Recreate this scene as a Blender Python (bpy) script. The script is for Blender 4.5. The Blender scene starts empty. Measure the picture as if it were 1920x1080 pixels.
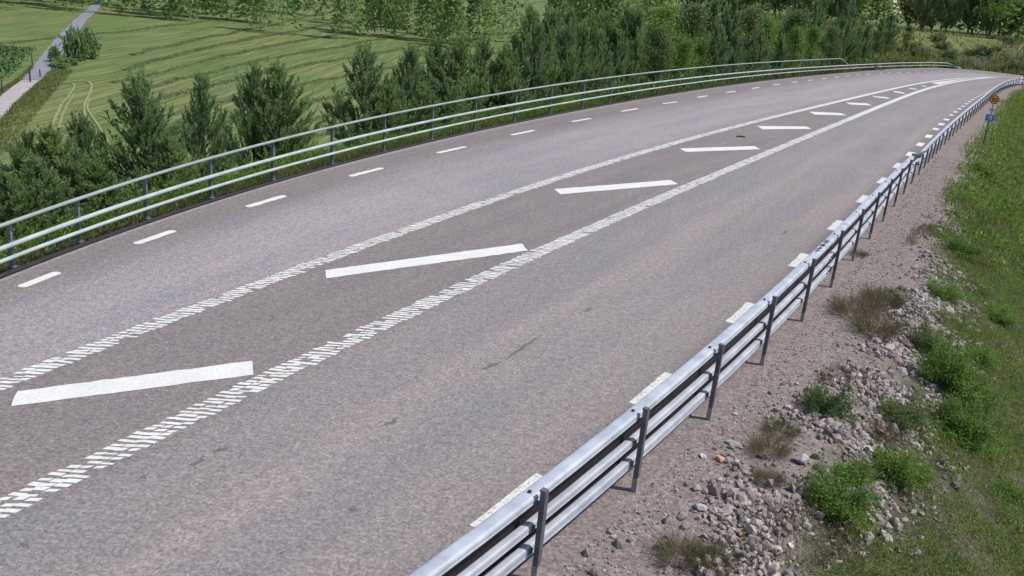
import bpy, math, random
import numpy as np
from mathutils import Matrix, Vector
random.seed(7)
RNG = np.random.default_rng(7)
SC = bpy.context.scene
COL = SC.collection

# ---------------------------------------------------------------- camera, sky, sun, exposure
F, PITCH, ROLL, H = 1663.53, .33298, .0911, 4.7815      # focal length in px of a 1920 wide frame; mast height in m
fw = np.array([0, math.cos(PITCH), -math.sin(PITCH)]); rt = np.array([1., 0, 0]); up = np.cross(rt, fw)
cr, sr = math.cos(ROLL), math.sin(ROLL)
RM = np.array([cr*rt + sr*up, -sr*rt + cr*up, fw])
cam = bpy.data.cameras.new('camera'); cam.sensor_width = 36; cam.lens = F/1920*36
cam.clip_start = .1; cam.clip_end = 3000
co = bpy.data.objects.new('camera', cam); COL.objects.link(co)
m = Matrix.Identity(4)
for i in range(3):
    m[i][0] = RM[0][i]; m[i][1] = RM[1][i]; m[i][2] = -RM[2][i]
m[2][3] = H
co.matrix_world = m
SC.camera = co

SUN_EL, SUN_AZ = math.radians(57), math.radians(97)     # azimuth clockwise from +Y
w = bpy.data.worlds.new('World'); SC.world = w; w.use_nodes = True
nt = w.node_tree; bg = nt.nodes['Background']
sky = nt.nodes.new('ShaderNodeTexSky'); sky.sky_type = 'NISHITA'; sky.sun_disc = False
sky.sun_elevation = SUN_EL; sky.sun_rotation = SUN_AZ
nt.links.new(sky.outputs[0], bg.inputs[0]); bg.inputs[1].default_value = .115
sl = bpy.data.lights.new('sun', 'SUN'); sl.energy = 3.3; sl.angle = math.radians(.5); sl.color = (1, .95, .905)
so = bpy.data.objects.new('sun', sl); COL.objects.link(so)
sd = Vector((math.cos(SUN_EL)*math.sin(SUN_AZ), math.cos(SUN_EL)*math.cos(SUN_AZ), math.sin(SUN_EL)))
so.rotation_euler = (-sd).to_track_quat('-Z', 'Y').to_euler(); so.location = (30, 0, 40)
SC.view_settings.view_transform = 'Standard'; SC.view_settings.look = 'None'
SC.view_settings.exposure = .58; SC.view_settings.gamma = 1

# ---------------------------------------------------------------- geometry of the place from the surveyed points
def ray(A):
    A = np.atleast_2d(np.array(A, float))
    return np.c_[A[:, 0]-960, -(A[:, 1]-540), np.full(len(A), F)] @ RM
def G(A, z=0.):                                          # points of a level at height z
    d = ray(A); t = (z-H)/d[:, 2]
    return (d*t[:, None])[:, :2]
def pyth(X):
    c = (np.atleast_2d(X)-[0, 0, H]) @ RM.T
    return np.c_[960+c[:, 0]/c[:, 2]*F, 540-c[:, 1]/c[:, 2]*F]

P_LP = [(45.5,506),(167,459),(290,415),(411,376),(526,341),(632,310),(731,285),(819,264),(901,246),(973,230),(1039,216.5),(1096,204.5),(1150,195.5),(1196.5,187),(1239,180),(1278,174),(1312,168),(1345,164)]
P_LKF = [(1440,151),(1560,138.6),(1640,131.5)]
P_LD = [(38,538.5),(253.5,457.5),(463,388),(656,330.7),(820,287),(959,253.3),(1072,228.2),(1165,209),(1243,194.5),(1307.5,182.7),(1362,173.6),(1410,166),(1449.5,159.5),(1484.5,154.7),(1515,151),(1541.5,148),(1565.5,145),(1586,142.7),(1606,140.8),(1624,139)]
P_LE = [(110,510.5),(327,432.5),(534.5,367),(717.5,315),(873,275),(1002,244.3),(1108,222),(1196,203.5),(1270,191)]
P_C1 = [(0,722),(200,642),(712,450),(960,364),(1200,285),(1440,224),(1560,192),(1680,165),(1740,155),(1800,146.5),(1869,145)]
P_C2 = [(0,957),(233,840),(433,740),(633,653),(1247,367),(1335,330),(1435,290),(1544,243),(1602,219),(1680,189),(1740,166),(1800,151),(1870,145)]
P_RD = [(880,985),(1178,755),(1360,603),(1477,498.7),(1550,430),(1603.7,378.7),(1642.5,343),(1672.5,314),(1697,291.5),(1715.7,273),(1733,257.5),(1747,243),(1758,234),(1768,225),(1785,211),(1799,200),(1811,191),(1830,181),(1860,169),(1890,160),(1920,155)]
P_RP = [(998,1085),(1193,922),(1330,785),(1428,682),(1502,601),(1554,537),(1597,487),(1628,447),(1654,414),(1675,386),(1694,363),(1710,344),(1723,327)]
P_RPF = [(1735,315),(1744,305.7),(1752,296.7),(1758,288),(1764,280),(1789,245),(1810,226),(1830.6,209),(1867.5,181),(1890,169),(1911,159)]
P_RT = [(1003,930),(1213,765),(1350,640),(1450,548),(1519,484),(1571,436),(1612,394),(1640,363),(1665,337),(1687,315),(1705,298)]

def polycurve(px, deg, y0, y1, extra=(), lin=None):
    X = G(px); c = np.polyfit(X[:, 1]/50, X[:, 0], deg, w=1/(X[:, 1]+5)**1.5)
    dc = np.polyder(c)
    lo, hi = X[:, 1].min(), X[:, 1].max()
    ys = np.arange(y0, y1, .25)
    yc = np.clip(ys, lo, hi)
    xs = np.polyval(c, yc/50) + np.polyval(dc, yc/50)/50*(ys-yc)
    P = np.c_[xs, ys]
    if len(extra): P = np.r_[P, np.array(extra, float)]
    return P
FAR_L = G([(1780,127.5),(1840,131.5),(1880,137),(1920,144)])
LK = polycurve(P_LP+P_LKF, 5, -12, 78, [(34.2,86.9),(40.5,94.3),(44.2,97.2),(47,98.2),(49.3,96.6),(52.5,93.6),(60,88.5),(80,80)])
LD = polycurve(P_LD, 4, -12, 80, [(34.5,83.6),(40,90),(44.6,94),(47,94.6),(49.5,93.4),(58,87),(80,77)])
C1 = polycurve(P_C1, 5, -12, 86, [(43.5,87.6),(46.5,89.6),(50,89),(60,83),(80,73)])
C2 = polycurve(P_C2, 4, -12, 86, [(43.7,87.2),(46.5,89.1),(50,88.5),(60,82.5),(80,72.5)])
RD = polycurve(P_RD, 5, -12, 82, [(44.5,83.5),(47,85),(50,84.4),(60,78),(80,68)])
RP = polycurve(P_RP+P_RPF, 5, -12, 76, [(41.9,79.3),(44.0,81.2),(47.2,82.8),(50,82.2),(60,76),(80,66)])

def resample(P, step):
    s = np.r_[0, np.cumsum(np.linalg.norm(np.diff(P, axis=0), axis=1))]
    t = np.arange(0, s[-1], step)
    return np.c_[np.interp(t, s, P[:, 0]), np.interp(t, s, P[:, 1])]
def normals(P):                                          # unit normals to the right of the direction of travel
    T = np.gradient(P, axis=0); T /= np.linalg.norm(T, axis=1)[:, None]
    return np.c_[T[:, 1], -T[:, 0]]
def offset(P, d): return P + normals(P)*d
def on_q(P, q):                                          # the point of a curve at station q across the road
    k = .5*P[:, 0]+.866*P[:, 1]
    e = int(np.argmax(k))+1
    return np.c_[np.interp(q, k[:e], P[:e, 0]), np.interp(q, k[:e], P[:e, 1])]
def at_y(P, y):
    n = int(np.argmax(P[:, 1]))+1
    return np.c_[np.interp(y, P[:n, 1], P[:n, 0]), np.atleast_1d(y)]
def on_curve(px, P):                                     # where the sight line through px passes over a curve: y, z
    d = ray(px); az = np.arctan2(d[:, 0], d[:, 1])
    e = int(np.searchsorted(P[:, 1], 3)); Q = P[e:]
    a = np.arctan2(Q[:, 0], Q[:, 1]); n = int(np.argmax(a))+1
    x = np.interp(az, a[:n], Q[:n, 0]); y = np.interp(az, a[:n], Q[:n, 1])
    return np.c_[x, y, H + d[:, 2]*np.hypot(x, y)/np.hypot(d[:, 0], d[:, 1])]

def near_dist(x, y, P):                                  # signed distance to a polyline, positive on its right
    A = P[:-1]; D = P[1:]-A; L2 = (D**2).sum(1)
    out = np.empty(len(x)); 
    for i in range(0, len(x), 4000):
        px = np.c_[x[i:i+4000], y[i:i+4000]][:, None, :]
        t = np.clip(((px-A)*D).sum(2)/L2, 0, 1)
        v = px-(A+t[..., None]*D); dd = (v**2).sum(2); k = dd.argmin(1); r = np.arange(len(k))
        cr_ = D[k, 0]*v[r, k, 1]-D[k, 1]*v[r, k, 0]
        out[i:i+4000] = np.sqrt(dd[r, k])*np.where(cr_ < 0, 1, -1)
    return out
def sstep(a, b, x):
    t = np.clip((x-a)/(b-a), 0, 1); return t*t*(3-2*t)
def vnoise(x, y, s, seed=0):
    x = np.asarray(x)/s+seed*17.3; y = np.asarray(y)/s-seed*9.1
    xi = np.floor(x).astype(int); yi = np.floor(y).astype(int); fx = x-xi; fy = y-yi
    def h(a, b):
        n = (a*374761393+b*668265263+seed*1442695) & 0x7fffffff
        n = ((n ^ (n >> 13))*1274126177) & 0x7fffffff
        return ((n ^ (n >> 16)) & 0xffff)/65535.
    fx = fx*fx*(3-2*fx); fy = fy*fy*(3-2*fy)
    return (h(xi, yi)*(1-fx)+h(xi+1, yi)*fx)*(1-fy)+(h(xi, yi+1)*(1-fx)+h(xi+1, yi+1)*fx)*fy-.5

LKc = resample(LK, .8); RE = offset(RP, .12); RER = offset(RP, -.2); REc = resample(RE, .8)
def ground_z(x, y):
    x = np.atleast_1d(np.asarray(x, float)); y = np.atleast_1d(np.asarray(y, float))
    dl = -near_dist(x, y, LKc); dr = near_dist(x, y, REc)
    q = .5*x+.866*y; hill = sstep(78, 106, q)*sstep(2, 24, x)
    low = -5+hill*8.0                       # a field well below the road, a bank beyond the bend
    slope = np.clip((dl-.7)/(8+4*hill), 0, 1)
    slope = slope*slope*(3-2*slope)*.55+slope*.45
    zl = -.12+(low+.12)*slope + vnoise(x, y, 2.3, 1)*.12*sstep(.5, 3, dl) + vnoise(x, y, 9, 2)*.25*sstep(4, 12, dl)+vnoise(x, y, 60, 3)*.5*sstep(40, 120, dl)
    e = np.clip(dr-1.25, 0, 1e9)
    zr = -.018-np.minimum(e*.42, 2.6)+np.clip(e-9, 0, 60)*.02 + vnoise(x, y, .45, 4)*.05*sstep(.4, 1.4, dr) + vnoise(x, y, 1.5, 5)*.16*sstep(1.2, 3, dr)+vnoise(x, y, 14, 6)*1.2*sstep(8, 30, dr)
    return np.where(dl > 0, zl, np.where(dr > 0, zr, -.018-.1*sstep(.45, .9, -dr))), dl, dr

# ---------------------------------------------------------------- materials
def new_mat(name):
    mt = bpy.data.materials.new(name); mt.use_nodes = True
    return mt, mt.node_tree, mt.node_tree.nodes['Principled BSDF']
def N(nt, typ, **kw):
    n = nt.nodes.new(typ)
    for k, v in kw.items():
        if k in n.inputs: n.inputs[k].default_value = v
        else: setattr(n, k, v)
    return n
def ramp(nt, src, stops):
    r = nt.nodes.new('ShaderNodeValToRGB'); e = r.color_ramp.elements
    while len(e) < len(stops): e.new(.5)
    for i, (p, c) in enumerate(stops):
        e[i].position = p; e[i].color = (*c, 1) if not isinstance(c, (int, float)) else (c, c, c, 1)
    nt.links.new(src, r.inputs[0]); return r.outputs[0]
def mixc(nt, f, a, b, mode='MIX'):
    n = nt.nodes.new('ShaderNodeMix'); n.data_type = 'RGBA'; n.blend_type = mode
    for s, v in ((n.inputs[0], f), (n.inputs[6], a), (n.inputs[7], b)):
        if isinstance(v, bpy.types.NodeSocket): nt.links.new(v, s)
        elif isinstance(v, (int, float)): s.default_value = v
        else: s.default_value = (*v, 1)
    return n.outputs[2]
def noise(nt, scale, detail=4, vec=None, rough=.55):
    n = N(nt, 'ShaderNodeTexNoise', Scale=scale, Detail=detail, Roughness=rough)
    if vec is None:
        g = nt.nodes.new('ShaderNodeNewGeometry'); vec = g.outputs['Position']
    nt.links.new(vec, n.inputs['Vector']); return n.outputs['Fac']
def bump(nt, b, h, strength, dist):
    n = N(nt, 'ShaderNodeBump', Strength=strength, Distance=dist)
    nt.links.new(h, n.inputs['Height']); nt.links.new(n.outputs[0], b.inputs['Normal'])
def math_(nt, op, a, b=None):
    n = nt.nodes.new('ShaderNodeMath'); n.operation = op
    for i, v in enumerate((a, b)):
        if v is None: continue
        if isinstance(v, (int, float)): n.inputs[i].default_value = v
        else: nt.links.new(v, n.inputs[i])
    return n.outputs[0]

def m_plain(name, c, rough=.6, metal=0, var=.25, scale=14, spec=.4, bmp=0):
    mt, nt, b = new_mat(name)
    f = noise(nt, scale)
    c = np.array(c)
    col = ramp(nt, f, [(.3, tuple(c*(1-var))), (.7, tuple(np.minimum(c*(1+var), 1)))])
    nt.links.new(col, b.inputs['Base Color']); b.inputs['Roughness'].default_value = rough
    b.inputs['Metallic'].default_value = metal; b.inputs['Specular IOR Level'].default_value = spec
    if bmp: bump(nt, b, f, .5, bmp)
    return mt
def m_leaf(name, dark, mid, light, transl=.3, patch=1.2):
    mt, nt, b = new_mat(name)
    g = nt.nodes.new('ShaderNodeNewGeometry')
    col = ramp(nt, g.outputs['Random Per Island'], [(0, dark), (.5, mid), (1, light)])
    p = noise(nt, patch, 2)
    tint = ramp(nt, p, [(.35, (.78, .84, .8)), (.65, (1.15, 1.1, 1.0))])
    col = mixc(nt, 1., col, tint, 'MULTIPLY')
    nt.links.new(col, b.inputs['Base Color']); b.inputs['Roughness'].default_value = .6
    b.inputs['Specular IOR Level'].default_value = .25
    tr = nt.nodes.new('ShaderNodeBsdfTranslucent'); nt.links.new(col, tr.inputs[0])
    mx = nt.nodes.new('ShaderNodeMixShader'); mx.inputs[0].default_value = transl
    nt.links.new(b.outputs[0], mx.inputs[1]); nt.links.new(tr.outputs[0], mx.inputs[2])
    nt.links.new(mx.outputs[0], nt.nodes['Material Output'].inputs[0])
    return mt

def m_asphalt():
    mt, nt, b = new_mat('asphalt')
    la = N(nt, 'ShaderNodeAttribute', attribute_name='lat').outputs['Fac']
    lo = N(nt, 'ShaderNodeAttribute', attribute_name='lon').outputs['Fac']
    u = math_(nt, 'DIVIDE', la, 5.)
    base = ramp(nt, u, [(0., (.225, .204, .19)), (.025, (.21, .19, .177)), (.034, (.165, .146, .138)), (.2, (.155, .137, .13)), (.235, (.2, .181, .178)), (.29, (.232, .212, .21)), (.37, (.226, .206, .204)),
                        (.4, (.198, .18, .176)), (.412, (.163, .145, .137)), (.585, (.163, .145, .137)), (.6, (.178, .16, .15)),
                        (.635, (.184, .17, .167)), (.69, (.212, .188, .177)), (.735, (.182, .168, .165)), (.785, (.202, .18, .171)), (.83, (.152, .134, .126)), (1., (.145, .128, .12))])
    cv = nt.nodes.new('ShaderNodeCombineXYZ')
    nt.links.new(math_(nt, 'MULTIPLY', la, 6.5), cv.inputs[0]); nt.links.new(math_(nt, 'MULTIPLY', lo, .12), cv.inputs[1])
    st = noise(nt, 1., 3, cv.outputs[0])
    col = mixc(nt, 1., base, ramp(nt, st, [(.3, (.885, .9, .925)), (.7, (1.1, 1.08, 1.06))]), 'MULTIPLY')
    big = noise(nt, .9, 3)
    col = mixc(nt, 1., col, ramp(nt, big, [(.35, (.96, .97, 1.0)), (.65, (1.04, 1.02, 1.0))]), 'MULTIPLY')
    med = noise(nt, 9, 5, rough=.8)
    col = mixc(nt, 1., col, ramp(nt, med, [(.33, (.74, .74, .77)), (.5, (1., 1., 1.)), (.67, (1.28, 1.25, 1.22))]), 'MULTIPLY')
    fine = noise(nt, 26, 4, rough=.85)
    col = mixc(nt, 1., col, ramp(nt, fine, [(.34, (.52, .52, .55)), (.5, (1., 1., 1.)), (.66, (1.6, 1.55, 1.5))]), 'MULTIPLY')
    nt.links.new(col, b.inputs['Base Color']); b.inputs['Roughness'].default_value = .82
    b.inputs['Specular IOR Level'].default_value = .3
    bump(nt, b, fine, .5, .01)
    return mt
def m_paint(name, worn):
    mt, nt, b = new_mat(name)
    f = noise(nt, 22, 5, rough=.7); g = noise(nt, 2.5, 3)
    col = ramp(nt, f, [(.3, (.5, .49, .46)), (.6, (.61, .6, .57))])
    col = mixc(nt, 1., col, ramp(nt, g, [(.3, (.9, .89, .87)), (.7, (1., 1., 1.))]), 'MULTIPLY')
    fl = noise(nt, 60, 3, rough=.7)
    col = mixc(nt, ramp(nt, fl, [(.3, .75), (.38, 0.)]), col, (.3, .28, .26))
    if worn:
        wv = noise(nt, 30, 3, rough=.6)
        col = mixc(nt, ramp(nt, wv, [(.40+.0, 1.), (.47, 0.)]), col, (.3, .275, .25))
    nt.links.new(col, b.inputs['Base Color']); b.inputs['Roughness'].default_value = .7
    return mt
def m_ground():
    mt, nt, b = new_mat('ground')
    dl = N(nt, 'ShaderNodeAttribute', attribute_name='dl').outputs['Fac']
    dr = N(nt, 'ShaderNodeAttribute', attribute_name='dr').outputs['Fac']
    n1 = noise(nt, 1.1, 4); n2 = noise(nt, 7, 5, rough=.7); n3 = noise(nt, 24, 5, rough=.8)
    grass = ramp(nt, n2, [(.3, (.03, .042, .014)), (.5, (.05, .068, .022)), (.7, (.08, .095, .036))])
    soil = ramp(nt, n2, [(.3, (.05, .043, .032)), (.5, (.08, .068, .052)), (.72, (.125, .108, .085))])
    grav = ramp(nt, n3, [(.32, (.07, .058, .052)), (.46, (.165, .14, .128)), (.56, (.22, .188, .172)), (.68, (.38, .34, .318))])
    grav = mixc(nt, 1., grav, ramp(nt, n2, [(.3, (.82, .8, .8)), (.7, (1.12, 1.1, 1.08))]), 'MULTIPLY')
    # field beyond the bank: mown meadow
    vg = nt.nodes.new('ShaderNodeMapping'); vg.inputs['Scale'].default_value = (1.7, .05, 1.); vg.inputs['Rotation'].default_value = (0, 0, .16)
    gg = nt.nodes.new('ShaderNodeNewGeometry'); nt.links.new(gg.outputs['Position'], vg.inputs['Vector'])
    n4 = noise(nt, 1.4, 4, vg.outputs[0], .65); n5 = noise(nt, .06, 2)
    n6 = noise(nt, 4, 5, rough=.75)
    meadow = ramp(nt, n4, [(.33, (.066, .096, .03)), (.5, (.104, .138, .047)), (.67, (.168, .195, .08))])
    meadow = mixc(nt, 1., meadow, ramp(nt, n5, [(.35, (.85, .95, .85)), (.65, (1.15, 1.03, 1.05))]), 'MULTIPLY')
    meadow = mixc(nt, 1., meadow, ramp(nt, n6, [(.3, (.8, .82, .8)), (.7, (1.2, 1.18, 1.2))]), 'MULTIPLY')
    side_r = math_(nt, 'ADD', dr, math_(nt, 'MULTIPLY', math_(nt, 'SUBTRACT', n1, .5), 1.6))
    veg = ramp(nt, math_(nt, 'DIVIDE', side_r, 4.), [(.28, 0.), (.44, 1.)])
    gr = mixc(nt, ramp(nt, n1, [(.42, 0.), (.6, .85)]), soil, grass)
    right = mixc(nt, veg, grav, gr)
    lv = ramp(nt, math_(nt, 'DIVIDE', dl, 20.), [(.3, 0.), (.42, 1.)])
    left = mixc(nt, lv, mixc(nt, ramp(nt, n1, [(.4, .2), (.6, 1.)]), soil, grass), meadow)
    col = mixc(nt, math_(nt, 'GREATER_THAN', dl, 0.), right, left)
    nt.links.new(col, b.inputs['Base Color']); b.inputs['Roughness'].default_value = .95; b.inputs['Specular IOR Level'].default_value = .1
    bump(nt, b, n3, .6, .02)
    return mt

M = {}
M['asphalt'] = m_asphalt(); M['ground'] = m_ground()
M['paint'] = m_paint('road_paint', 0); M['worn'] = m_paint('worn_road_paint', 1)
M['galv'] = m_plain('galvanised_steel', (.35, .375, .415), .6, .15, .22, 3.2, .45)
M['galvdark'] = m_plain('weathered_galvanised_post', (.1, .102, .108), .6, .1, .25, 9)
M['gapshade'] = m_plain('painted_gap_shade', (.028, .025, .028), .7, 0, .3, 6, .2)  # shade in the guardrail gaps, given as a dark colour
M['sleeve'] = m_plain('pale_galvanised_foot', (.24, .235, .225), .7, .1, .25, 9)
M['sage'] = m_plain('pale_green_galvanised_pipe', (.34, .4, .365), .5, .15, .16, 2.2)
M['sage2'] = m_plain('weathered_grey_green_pipe', (.25, .285, .262), .55, .15, .16, 2.2)
M['sagepost'] = m_plain('grey_green_post', (.12, .145, .14), .55, .2, .15, 8)
M['bolt'] = m_plain('dark_bolt', (.03, .03, .035), .5, .4)
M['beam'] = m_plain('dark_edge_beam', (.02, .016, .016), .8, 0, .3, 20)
M['bark'] = m_plain('pine_bark', (.075, .055, .042), .9, 0, .35, 18, .1)
M['stem'] = m_plain('green_stem', (.1, .09, .04), .8, 0, .3, 12, .1)
M['needle'] = m_leaf('pine_needles', (.12, .19, .062), (.2, .29, .1), (.29, .38, .15), .5)
M['needle2'] = m_leaf('bluish_pine_needles', (.11, .18, .07), (.18, .27, .11), (.265, .36, .16), .5)
M['leaf'] = m_leaf('broad_leaves', (.07, .138, .026), (.132, .228, .045), (.22, .315, .075), .5)
M['leafl'] = m_leaf('light_leaves', (.09, .17, .026), (.15, .25, .042), (.22, .33, .07), .45)
M['leafd'] = m_leaf('dull_leaves', (.075, .122, .042), (.125, .18, .065), (.185, .24, .095), .45)
M['grass'] = m_leaf('grass_blades', (.1, .145, .03), (.17, .225, .045), (.26, .29, .08), .5, .9)
M['dry'] = m_leaf('dry_grass', (.085, .066, .038), (.155, .125, .078), (.26, .215, .14), .3)
M['dryt'] = m_leaf('olive_brown_grass', (.075, .07, .03), (.125, .108, .052), (.2, .17, .095), .35)
M['hay'] = m_leaf('cut_hay', (.08, .1, .036), (.135, .162, .06), (.22, .245, .11), .4)
M['dryg'] = m_leaf('seeding_grass', (.09, .105, .045), (.14, .152, .07), (.21, .2, .115), .35)
def m_rock(name, stops):
    mt, nt, b = new_mat(name)
    oi = nt.nodes.new('ShaderNodeNewGeometry')
    o2 = nt.nodes.new('ShaderNodeObjectInfo')
    r = math_(nt, 'FRACT', math_(nt, 'ADD', oi.outputs['Random Per Island'], o2.outputs['Random']))
    col = ramp(nt, r, stops)
    f = noise(nt, 30, 4, rough=.7)
    col = mixc(nt, 1., col, ramp(nt, f, [(.3, (.72, .72, .72)), (.7, (1.2, 1.2, 1.2))]), 'MULTIPLY')
    nt.links.new(col, b.inputs['Base Color']); b.inputs['Roughness'].default_value = .85; b.inputs['Specular IOR Level'].default_value = .25
    bump(nt, b, f, .4, .01); return mt
M['rock'] = m_rock('crushed_rock', [(0, (.13, .11, .1)), (.22, (.2, .17, .156)), (.48, (.265, .225, .205)), (.75, (.315, .272, .25)), (.9, (.42, .38, .355)), (1, (.26, .18, .135))])
M['gravel'] = m_rock('shoulder_gravel', [(0, (.15, .13, .12)), (.4, (.19, .167, .155)), (.8, (.24, .214, .2)), (1, (.4, .375, .355))])
M['orange'] = m_plain('orange_stone', (.5, .24, .14), .85, 0, .25, 25)
M['yellow'] = m_plain('yellow_stone', (.36, .29, .16), .85, 0, .25, 25)
M['pale'] = m_plain('pale_stone', (.3, .285, .28), .85, 0, .3, 25)
M['blue'] = m_plain('blue_sign_face', (.012, .13, .36), .4, 0, .05)
M['amber'] = m_plain('amber_sign_face', (.85, .46, .03), .4, 0, .05)
M['red'] = m_plain('red_sign_border', (.3, .02, .02), .4, 0, .05)
M['black'] = m_plain('black_figures', (.012, .012, .012), .5, 0, .05)
M['white'] = m_plain('white_figures', (.62, .72, .8), .5, 0, .03)
M['cream'] = m_plain('cream_sign_frame', (.5, .47, .34), .5, 0, .05)
M['pole'] = m_plain('dark_sign_pole', (.035, .045, .04), .5, .3)
M['signback'] = m_plain('sign_panel_grey', (.3, .31, .28), .5, .2)
M['wood'] = m_plain('dark_wood', (.06, .05, .045), .9)
M['track'] = m_plain('gravel_track', (.3, .27, .255), .95, 0, .15, 2)
M['tarmac'] = m_plain('grey_tarmac', (.17, .175, .2), .9, 0, .1, 2)
M['crop'] = m_leaf('green_crop', (.03, .085, .03), (.042, .108, .036), (.058, .13, .045), .2, .2)
M['rubber'] = m_plain('rubber', (.02, .02, .022), .8)
M['smudge'] = m_plain('tyre_smudge', (.115, .1, .095), .9, 0, .3, 30)

# ---------------------------------------------------------------- mesh helpers
def mesh_obj(name, V, faces, mat, parent=None, smooth=False, attrs=None, loc=None):
    """faces: list of (n,k) integer arrays"""
    me = bpy.data.meshes.new(name)
    V = np.asarray(V, np.float32)
    faces = [np.asarray(f, np.int32) for f in faces if len(f)]
    me.vertices.add(len(V)); me.vertices.foreach_set('co', V.ravel())
    nl = sum(f.size for f in faces); nf = sum(len(f) for f in faces)
    me.loops.add(nl); me.polygons.add(nf)
    me.loops.foreach_set('vertex_index', np.concatenate([f.ravel() for f in faces]))
    tot = np.concatenate([np.full(len(f), f.shape[1], np.int32) for f in faces])
    me.polygons.foreach_set('loop_start', np.r_[0, np.cumsum(tot)[:-1]].astype(np.int32))
    me.polygons.foreach_set('use_smooth', np.full(nf, bool(smooth)))
    me.update(calc_edges=True); me.validate()
    if attrs:
        for k, v in attrs.items():
            a = me.attributes.new(k, 'FLOAT', 'POINT'); a.data.foreach_set('value', np.asarray(v, np.float32))
    mats = mat if isinstance(mat, (list, tuple)) else [mat]
    for q in mats: me.materials.append(q)
    o = bpy.data.objects.new(name, me); COL.objects.link(o)
    if parent: o.parent = parent
    if loc is not None: o.location = loc
    return o
def tag(o, label=None, cat=None, group=None, kind=None):
    if label: o['label'] = label
    if cat: o['category'] = cat
    if group: o['group'] = group
    if kind: o['kind'] = kind
    return o
def empty(name, loc, label, cat, group=None, rz=0):
    o = bpy.data.objects.new(name, None); COL.objects.link(o); o.location = loc; o.rotation_euler = (0, 0, rz)
    o.empty_display_size = .2
    return tag(o, label, cat, group)
class MB:
    def __init__(s): s.V = []; s.F = []; s.n = 0
    def add(s, V, F):
        V = np.asarray(V, float); s.V.append(V)
        for f in (F if isinstance(F, list) else [F]): s.F.append(np.asarray(f, int)+s.n)
        s.n += len(V)
    def box(s, c, sx, sy, sz, rz=0, tilt=None):
        u = np.array([[a, b, d] for a in (-.5, .5) for b in (-.5, .5) for d in (-.5, .5)])*[sx, sy, sz]
        if tilt is not None: u = u @ tilt.T
        k, q = math.cos(rz), math.sin(rz)
        u = np.c_[u[:, 0]*k-u[:, 1]*q, u[:, 0]*q+u[:, 1]*k, u[:, 2]]+np.array(c)
        s.add(u, np.array([[0,1,3,2],[4,6,7,5],[0,4,5,1],[2,3,7,6],[0,2,6,4],[1,5,7,3]]))
    def sweep(s, path, prof, closed=True, caps=True):
        """path (n,3); prof (k,2) = (to the right, up)"""
        path = np.asarray(path, float); nr = normals(path[:, :2]); k = len(prof); n = len(path)
        V = np.concatenate([np.c_[p[:2]+np.outer(prof[:, 0], r), p[2]+prof[:, 1]] for p, r in zip(path, nr)])
        i = np.arange(n-1)[:, None]*k; j = np.arange(k if closed else k-1)[None]
        jn = (j+1) % k
        s.add(V, np.stack([i+j, i+jn, i+k+jn, i+k+j], -1).reshape(-1, 4))
        if caps and closed:
            b = s.n-len(V)
            s.F.append((np.arange(k)[::-1]+b)[None]); s.F.append((np.arange(k)+b+(n-1)*k)[None])
    def tube(s, path, r, k=8):
        path = np.asarray(path, float); n = len(path); r = np.broadcast_to(r, n)
        T = np.gradient(path, axis=0); T /= np.linalg.norm(T, axis=1)[:, None]+1e-9
        ref = np.where(np.abs(T[:, 2:3]) > .9, [[1., 0, 0]], [[0, 0, 1.]])
        A = np.cross(T, ref); A /= np.linalg.norm(A, axis=1)[:, None]; B = np.cross(T, A)
        a = np.arange(k)*2*math.pi/k
        V = (path[:, None]+r[:, None, None]*(np.cos(a)[None, :, None]*A[:, None]+np.sin(a)[None, :, None]*B[:, None])).reshape(-1, 3)
        i = np.arange(n-1)[:, None]*k; j = np.arange(k)[None]; jn = (j+1) % k
        s.add(V, np.stack([i+j, i+jn, i+k+jn, i+k+j], -1).reshape(-1, 4))
        b = s.n-len(V); s.F.append((np.arange(k)[::-1]+b)[None]); s.F.append((np.arange(k)+b+(n-1)*k)[None])
    def prism(s, pts, z0, z1):
        pts = np.asarray(pts, float); k = len(pts)
        s.add(np.r_[np.c_[pts, np.full(k, z0)], np.c_[pts, np.full(k, z1)]],
              [np.stack([np.arange(k), (np.arange(k)+1) % k, (np.arange(k)+1) % k+k, np.arange(k)+k], -1), (np.arange(k)+k)[None], np.arange(k)[::-1][None]])
    def build(s, name, mat, parent=None, smooth=False, loc=None):
        return mesh_obj(name, np.concatenate(s.V), s.F, mat, parent, smooth, loc=loc)
def quads_leaf(C, D, U, L, Wd):
    """diamond leaves: base C, direction D, side U (all n,3), length L, width Wd"""
    n = len(C); L = np.broadcast_to(L, n)[:, None]; Wd = np.broadcast_to(Wd, n)[:, None]
    V = np.stack([C, C+D*L*.45+U*Wd*.5, C+D*L, C+D*L*.45-U*Wd*.5], 1).reshape(-1, 3)
    return V, np.arange(4*n).reshape(n, 4)
def unit(v): return v/(np.linalg.norm(v, axis=-1, keepdims=True)+1e-9)
def rand_dir(n, r): return unit(r.normal(size=(n, 3)))

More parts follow.
